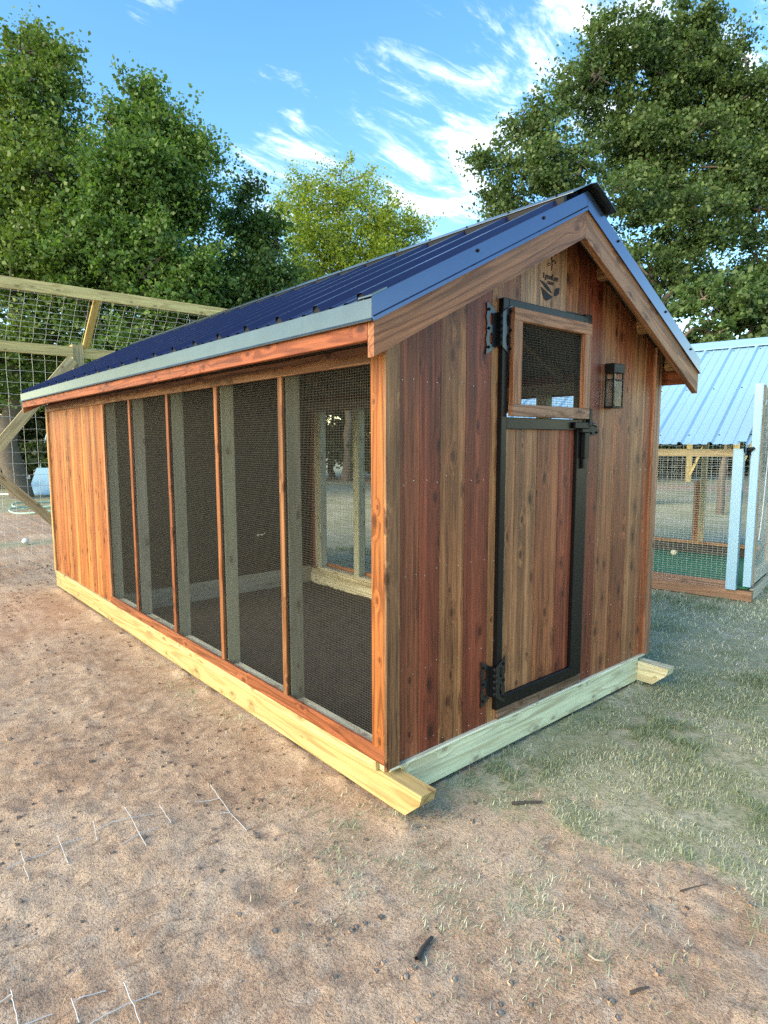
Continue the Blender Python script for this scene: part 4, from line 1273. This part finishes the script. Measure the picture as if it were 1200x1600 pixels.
    tip = pos + ax * s * 0.5 - nrm_ * s * 0.12
    l = pos + sd * s * 0.36 + nrm_ * s * 0.10 - ax * s * 0.05
    r = pos - sd * s * 0.36 + nrm_ * s * 0.10 - ax * s * 0.05
    V = np.stack([a, l, tip, r], 1).reshape(-1, 3) - base
    Q = np.arange(4 * n).reshape(-1, 4)
    me = fast_mesh('crown', V, Q)
    f = np.clip(rg.random(ncl)[k] * 0.55 + 0.35 * t_ + rg.random(n) * 0.4 - 0.15, 0, 1)[:, None]
    col = np.array(ca) * (1 - f) + np.array(cb) * f
    col = col * (0.75 + 0.5 * rg.random((n, 1)))
    set_col(me, np.repeat(col, 4, axis=0))
    link(bpy.data.objects.new('crown', me), root, M_LEAF, Matrix.Translation(Vector(base)))
    return root


def lobe(u, v, d, ru, rv, w=1.0, rd=None):
    k = d / FPX
    return (at(u, v, d), (ru * k, (rd or (ru + rv) / 2) * k, rv * k), w)


def ground_under(u, d):
    p = at(u, 690, d); p[2] = -0.02; return p


GR_A, GR_B = (0.046, 0.110, 0.030), (0.140, 0.245, 0.065)
tree('broadleaf_tree', 'tallest dark green tree at the left edge of the photo', ground_under(30, 19),
     [lobe(42, 88, 19, 38, 48), lobe(98, 118, 18.5, 24, 42), lobe(55, 180, 18.5, 70, 60), lobe(-50, 180, 19, 60, 100), lobe(55, 280, 18, 85, 80), lobe(-40, 380, 18.5, 100, 110), lobe(75, 420, 18, 95, 100), lobe(20, 560, 18.5, 110, 80, 0.6)],
     125000, 0.110, GR_A, (0.180, 0.260, 0.065), 1, 0.75, 150, 0.32)
tree('broadleaf_tree', 'dense dark green tree with a pointed crown left of centre', ground_under(235, 18),
     [lobe(224, 150, 18, 14, 26), lobe(200, 205, 18, 32, 36), lobe(252, 215, 18, 34, 42), lobe(305, 245, 18, 20, 36), lobe(215, 290, 17.5, 75, 60), lobe(300, 320, 18, 28, 50), lobe(170, 400, 17.5, 85, 80), lobe(270, 430, 17.5, 75, 80, 0.8), lobe(210, 540, 18, 100, 70, 0.5)],
     108000, 0.110, GR_A, GR_B, 2, 0.68, 150, 0.3)
tree('broadleaf_tree', 'small dark green tree between the pointed tree and the yellow-green tree', ground_under(390, 19.5),
     [lobe(385, 305, 19.5, 10, 26), lobe(368, 355, 19.5, 26, 36), lobe(412, 375, 19.5, 28, 34), lobe(400, 470, 19.5, 75, 70), lobe(350, 520, 19, 80, 80, 0.6)],
     48000, 0.108, (0.036, 0.085, 0.025), (0.10, 0.185, 0.05), 3, 0.62, 150, 0.2)
tree('elm_tree', 'light yellow-green airy tree behind the coop roof', ground_under(540, 27),
     [lobe(470, 330, 27, 48, 50), lobe(540, 310, 27, 50, 52), lobe(605, 340, 27, 48, 45), lobe(500, 400, 27, 75, 60), lobe(585, 400, 27, 75, 60), lobe(640, 375, 27, 28, 30, 0.6), lobe(545, 480, 27, 100, 70, 0.7)],
     64000, 0.10, (0.13, 0.22, 0.035), (0.36, 0.43, 0.07), 4, 0.85, 110, 0.24, shell=1.9)
tree('oak_tree', 'huge spreading oak with open limbs on the right', ground_under(990, 17),
     [lobe(975, 70, 17, 62, 45), lobe(1075, 65, 17.5, 55, 45), lobe(1140, 100, 17, 40, 45), lobe(905, 135, 17, 50, 42), lobe(835, 200, 16.5, 48, 34), lobe(780, 260, 16.5, 38, 40), lobe(875, 265, 16, 60, 44), lobe(1185, 170, 17.5, 55, 55), lobe(965, 175, 17.5, 60, 45, 1.0), lobe(1030, 125, 17.5, 60, 45, 1.0), lobe(1080, 165, 18, 60, 45, 1.0), lobe(1150, 190, 18, 50, 45, 0.9), lobe(1000, 240, 17.5, 75, 45, 0.95), lobe(1160, 270, 17.5, 60, 45, 0.9), lobe(1030, 300, 17, 60, 40, 0.9), lobe(1100, 230, 17, 70, 42), lobe(960, 320, 16, 70, 44), lobe(1080, 350, 16.5, 85, 50), lobe(1190, 310, 17, 70, 65), lobe(800, 325, 17, 48, 26), lobe(1230, 430, 17, 80, 70), lobe(1020, 440, 17, 110, 50, 0.8), lobe(870, 420, 18, 90, 50, 0.5)],
     190000, 0.09, (0.044, 0.092, 0.036), (0.132, 0.205, 0.075), 5, 0.60, 170, 0.42, shell=2.6, flat=0.55)
tree('understorey_bush', 'bright green bushy sapling over the pen roof', ground_under(1130, 14.5),
     [lobe(1095, 480, 14.5, 38, 35), lobe(1150, 470, 14.5, 48, 38), lobe(1195, 500, 14.5, 40, 40), lobe(1120, 540, 14.5, 80, 50, 0.7), lobe(1200, 590, 14.5, 80, 70, 0.5)],
     21000, 0.11, (0.055, 0.11, 0.04), (0.12, 0.20, 0.075), 6, 0.36, 140, 0.09, category='bush')
BK_A, BK_B = (0.020, 0.040, 0.018), (0.055, 0.085, 0.032)
spots = [(-120, 24, 'dark wood-edge tree furthest to the left'), (40, 25, 'dark wood-edge tree behind the netted run'), (190, 26, 'dark wood-edge tree hidden low behind the coop rear'),
         (350, 28, 'dark wood-edge tree behind the small green tree'), (520, 30, 'dark wood-edge tree seen through the first mesh bay'), (690, 27, 'dark wood-edge tree behind the coop ridge'),
         (840, 27, 'dark wood-edge tree at the foot of the oak'), (980, 29, 'dark wood-edge tree behind the coop gable'), (1090, 33, 'dark wood-edge tree seen through the pen'), (1180, 34, 'dark wood-edge tree above the far fence'), (1300, 31, 'dark wood-edge tree past the right edge')]
for k, (uu, dd, lab) in enumerate(spots):
    hi = 545 if uu < 500 else (600 if uu < 800 else 560)
    tree('wood_edge_tree', lab, ground_under(uu, dd),
         [lobe(uu, 640, dd, 110, 50), lobe(uu + 45, hi + 30, dd, 75, 55), lobe(uu - 50, hi + 35, dd + 1, 75, 55), lobe(uu, 690, dd, 120, 32, 1.8), lobe(uu + 60, 712, dd - 0.5, 90, 24, 1.8), lobe(uu - 60, 716, dd - 0.5, 90, 22, 1.8)],
         19000, 0.22, BK_A, BK_B, 20 + k, 0.9, 110, 0.16, 'trees along the wood edge', twigs=False)

# ------------------------------------------------------------------ grass, straw and clods
def sample_view(n, dmin, dmax, margin=1.25, rg=RNG):
    """ground points inside (and a little around) the view, uniform per area"""
    out_ = []
    fwd = CAM_M[:2, 2] / np.linalg.norm(CAM_M[:2, 2]); rt = np.array([fwd[1], -fwd[0]])
    d = np.sqrt(rg.random(n) * (dmax ** 2 - dmin ** 2) + dmin ** 2)
    s = (rg.random(n) * 2 - 1) * margin * 0.615
    xy = CAM_C[:2] + fwd * d[:, None] + rt * (s * d)[:, None]
    return xy[:, 0], xy[:, 1]


def blades(name, x, y, L, wdt, cols, tilt, rg, label=None, category=None):
    n = len(x); z = ground_z(x, y)
    az = rg.random(n) * 2 * math.pi
    dirx, diry = np.cos(az), np.sin(az)
    tl = tilt * (0.5 + rg.random(n))
    hx = np.sin(tl) * L; hz = np.cos(tl) * L
    base = np.stack([x, y, z - 0.004], 1)
    d = np.stack([dirx, diry, np.zeros(n)], 1)
    sd = np.stack([-diry, dirx, np.zeros(n)], 1)
    mid = base + d * (hx * 0.35)[:, None] + np.array([0, 0, 1.0]) * (hz * 0.62)[:, None]
    tip = base + d * hx[:, None] + np.array([0, 0, 1.0]) * hz[:, None] + sd * (rg.normal(0, 0.2, n) * L)[:, None]
    tip[:, 2] = np.maximum(tip[:, 2], z + 0.003)
    w = wdt[:, None] / 2
    V = np.stack([base - sd * w, base + sd * w, mid + sd * w * 0.8, mid - sd * w * 0.8, tip], 1).reshape(-1, 3)
    i = np.arange(n) * 5
    T = np.stack([np.stack([i, i + 1, i + 2], 1), np.stack([i, i + 2, i + 3], 1), np.stack([i + 3, i + 2, i + 4], 1)], 1).reshape(-1, 3)
    me = fast_mesh(name, V, T, 3)
    set_col(me, np.repeat(cols, 5, axis=0))
    return link(bpy.data.objects.new(name, me), None, M_BLADE, kind='stuff', label=label, category=category)


rg = np.random.default_rng(77)
xs, ys = [], []
for n_, a_, b_ in ((300000, 1.0, 4.6), (260000, 4.6, 10.0)):
    x, y = sample_view(n_, a_, b_, 1.2, rg)
    g_ = grassiness(x, y)
    p_ = np.clip(g_, 0, 1) ** 1.1 * (0.35 + 1.1 * fbm(x, y, 3.0, 3, 77))
    inside = (x > -0.02) & (x < 2.45) & (y > -0.03) & (y < 6.0)
    base_ = (np.abs(x - 6.3) < 1.1) & (np.abs(y - 2) < 1.4)
    k = (rg.random(len(x)) < p_ * 0.9 * sstep(0.30, 0.55, fbm(x, y, 9.0, 2, 515))) & ~inside & ~base_
    xs.append(x[k]); ys.append(y[k])
x = np.concatenate(xs); y = np.concatenate(ys)
n = len(x)
dist = np.hypot(x - CAM_C[0], y - CAM_C[1])
dry = np.clip(rg.random(n) * 0.7 + (fbm(x, y, 1.6, 3, 88) - 0.25) * 0.9, 0, 1)[:, None]
lush = sstep(0.55, 0.70, fbm(x, y, 1.7, 3, 616))
dry = dry * (1 - 0.65 * lush)[:, None]
green = np.array([0.13, 0.205, 0.095]) * (0.7 + 0.7 * rg.random((n, 1)))
straw = np.array([0.66, 0.67, 0.57]) * (0.6 + 0.6 * rg.random((n, 1)))
cols = green * (1 - dry) + straw * dry
L = (0.012 + 0.022 * rg.random(n)) * (0.8 + 0.5 * fbm(x, y, 2.0, 2, 99))
wd = (0.0022 + 0.0016 * rg.random(n)) * np.clip(dist / 3.2, 1, 2.2)
L = L * (1 + 0.9 * lush)
blades('lawn_grass', x, y, L * np.clip(dist / 5, 1, 1.5), wd, cols, 1.0, rg, 'short bleached green grass right of the coop', 'grass')

# loose straw and roots on the soil
x, y = sample_view(16000, 1.0, 7.0, 1.2, rg)
k = (x < 1.0) & ~((x > -0.03) & (y > -0.05)) & (rg.random(len(x)) < 0.25 + 0.75 * sstep(0.45, 0.65, fbm(x, y, 1.5, 3, 123)))
x, y = x[k], y[k]; n = len(x)
straw = np.array([0.50, 0.40, 0.27]) * (0.45 + 0.8 * rg.random((n, 1)))
blades('straw_litter', x, y, 0.02 + 0.045 * rg.random(n) ** 2, 0.0016 + 0.0018 * rg.random(n), straw, 1.45, rg, 'dry straw scraps scattered over the bare soil', 'straw')

# flakes of dead leaf and char, thicker in a few hollows
px_, py_ = sample_view(5200, 1.0, 7.0, 1.2, rg)
kk = (px_ < 1.2) & ~((px_ > -0.05) & (py_ > -0.05)) & (rg.random(len(px_)) < 0.12 + 0.5 * sstep(0.55, 0.7, fbm(px_, py_, 2.3, 3, 717)))
px_, py_ = px_[kk], py_[kk]
for cx_, cy_, n_, sp_ in ((-0.62, -0.40, 60, 0.035), (0.02, -0.97, 70, 0.045), (-0.36, -0.70, 30, 0.04), (-0.95, 0.05, 40, 0.05), (-1.15, -0.35, 30, 0.05), (0.25, -0.62, 40, 0.05), (-0.25, 0.95, 40, 0.05)):
    px_ = np.concatenate([px_, rg.normal(cx_, sp_, n_)]); py_ = np.concatenate([py_, rg.normal(cy_, sp_, n_)])
n = len(px_)
tone = rg.random((n, 1))
flk = np.array([0.10, 0.065, 0.045]) * (0.4 + 1.0 * tone) + np.array([0.16, 0.06, 0.02]) * (rg.random((n, 1)) > 0.9)
blades('leaf_litter', px_, py_, 0.006 + 0.016 * rg.random(n) ** 2, 0.003 + 0.006 * rg.random(n), flk, 1.35, rg, 'dark flakes of dead leaf lying on the soil', 'leaf litter')

# clods
x, y = sample_view(26000, 1.0, 9.0, 1.2, rg)
cl = fbm(x, y, 1.8, 3, 222)
k = (grassiness(x, y) < 0.4) & ~((x > -0.04) & (x < 2.5) & (y > -0.05) & (y < 6)) & (rg.random(len(x)) < sstep(0.40, 0.62, cl) * 0.8 + 0.10)
x, y = x[k], y[k]; n = len(x)
r = (0.002 + 0.009 * rg.random(n) ** 6) * (1 + 0.05 * np.hypot(x + 1.8, y + 2))
octa = np.array([[1, 0, 0], [-1, 0, 0], [0, 1, 0], [0, -1, 0], [0, 0, 1], [0, 0, -1]], float)
cube = np.array([[a, b, c] for a in (-1, 1) for b in (-1, 1) for c in (-1, 1)], float) * 0.62
shape = np.concatenate([octa, cube])
tris = []
for sx, ix in ((1, 0), (-1, 1)):
    pass
import itertools
def idx(a, b, c): return 6 + (4 if a > 0 else 0) + (2 if b > 0 else 0) + (1 if c > 0 else 0)
for ax_, (pi, ni) in enumerate(((0, 1), (2, 3), (4, 5))):
    for sg, vi in ((1, pi), (-1, ni)):
        o1, o2 = [i for i in range(3) if i != ax_]
        loop = []
        for s1, s2 in ((1, 1), (1, -1), (-1, -1), (-1, 1)):
            t_ = [0, 0, 0]; t_[ax_] = sg; t_[o1] = s1; t_[o2] = s2
            loop.append(idx(*t_))
        for i in range(4): tris.append((vi, loop[i], loop[(i + 1) % 4]))
tris = np.array(tris)
V = shape[None] * (0.75 + 0.5 * rg.random((n, 14, 1))) * r[:, None, None] * (np.array([1, 1, 0.7]) * (0.7 + 0.6 * rg.random((n, 1, 3))))
V = V + np.stack([x, y, ground_z(x, y) + r * 0.3], 1)[:, None]
T = (tris[None] + (np.arange(n) * 14)[:, None, None]).reshape(-1, 3)
me = fast_mesh('soil_clods', V.reshape(-1, 3), T, 3)
cc = np.array([0.44, 0.32, 0.235]) * (0.55 + 0.75 * rg.random((n, 1)))
set_col(me, np.repeat(cc, 14, 0))
def clod_mat():
    m, nt, bs, out = new_mat('soil_clod')
    a = nt.nodes.new('ShaderNodeAttribute'); a.attribute_name = 'col'
    nt.links.new(a.outputs['Color'], bs.inputs['Base Color']); bs.inputs['Roughness'].default_value = 0.95
    return m
link(bpy.data.objects.new('soil_clods', me), None, clod_mat(), kind='stuff', label='loose soil clods strewn over the bare yard', category='soil')

# ------------------------------------------------------------------ scraps of fence wire in the soil, twigs
def gz(x, y): return float(ground_z(np.array([x]), np.array([y]))[0])
def gp(u, v, lift=0.006):
    r = CAM_M @ np.array([u - 600, v - 800, FPX]); t_ = -CAM_C[2] / r[2]
    p = CAM_C + r * t_
    return np.array([p[0], p[1], gz(p[0], p[1]) + lift])
def wire_scrap(label, segs, r=0.0019):
    paths = []
    for s in segs:
        pts = [gp(*q) for q in s]
        dense = []
        for a, b in zip(pts[:-1], pts[1:]):
            for t_ in np.linspace(0, 1, 5)[:-1]:
                q = a * (1 - t_) + b * t_; q[2] = max(q[2], gz(q[0], q[1]) + 0.002); dense.append(q)
        dense.append(pts[-1])
        for d_ in dense: d_ += RNG.normal(0, 0.0010, 3)
        paths.append((np.array(dense), r))
    return tube_obj('wire_scrap', paths, M_SCRAP, None, sides=6, label=label, category='wire', group='scraps of fence wire in the soil')
wire_scrap('long grey wire scrap lying nearest the coop skid', [[(329, 1231, .03), (345, 1247, .012), (362, 1267), (386, 1296)], [(305, 1251), (325, 1248), (343, 1245, .012)], [(343, 1268), (360, 1266, .01)]])
wire_scrap('wire scrap with a tall crossing in the middle of the row', [[(148, 1300), (175, 1290, .01), (200, 1284, .012), (240, 1273)], [(195, 1270, .03), (204, 1284, .02), (219, 1308, .012), (229, 1323)], [(147, 1292, .03), (152, 1314)], [(190, 1320), (219, 1307, .012), (248, 1296)]])
wire_scrap('short forked wire scrap beside the tall crossing', [[(250, 1266, .03), (260, 1278, .015), (268, 1289)], [(262, 1290), (275, 1284)]])
wire_scrap('leftmost wire scrap with two prongs', [[(10, 1355), (36, 1345, .012), (70, 1333, .012), (95, 1321, .012), (130, 1309)], [(34, 1335, .03), (38, 1353, .015), (45, 1376)], [(90, 1311, .03), (96, 1325, .015), (107, 1350)]])
wire_scrap('wire scrap at the bottom with one tall crossing', [[(110, 1568), (125, 1560, .012), (165, 1546)], [(140, 1600), (170, 1585, .01), (206, 1569, .012), (250, 1550)], [(194, 1546, .03), (206, 1569, .015), (220, 1600)], [(112, 1562, .02), (124, 1600)]])
wire_scrap('bent wire scrap in the bottom left corner', [[(18, 1558, .03), (22, 1570, .015), (30, 1600)], [(-10, 1575), (20, 1560, .02)], [(38, 1596), (80, 1580)]])
def stick(name, label, pts, r, mat):
    q = np.array([gp(*p) for p in pts])
    rad = r * np.linspace(1, 0.5, len(q)) if len(q) > 1 else r
    return tube_obj(name, [(q, rad)], mat, None, sides=6, label=label, category='stick')
stick('stick', 'short charred stick lying in dry grass at bottom centre', [(652, 1497, .008), (660, 1480, .01), (673, 1464, .012), (676, 1462, .01)], 0.011, M_DARKTWIG)
stick('stick', 'dark stick on the turf edge right of the skid', [(800, 1254, .012), (825, 1253, .014), (848, 1250, .012)], 0.008, M_DARKTWIG)
stick('twig', 'pale crooked twig on bare soil at lower right', [(983, 1465, .01), (998, 1452, .02), (1003, 1438, .02), (1017, 1427, .012)], 0.004, M_TWIG)
stick('twig', 'curved pale root end below the crooked twig', [(920, 1492, .01), (930, 1503, .012), (943, 1505, .008), (958, 1490, .006)], 0.004, M_TWIG)
stick('stick', 'small dark stick flat on pale soil at lower right', [(985, 1549, .008), (1000, 1548, .01), (1014, 1545, .008)], 0.006, M_DARKTWIG)
stick('twig', 'dark straight twig near the right edge turf', [(1063, 1393, .008), (1085, 1389, .012), (1106, 1384, .008)], 0.003, M_DARKTWIG)
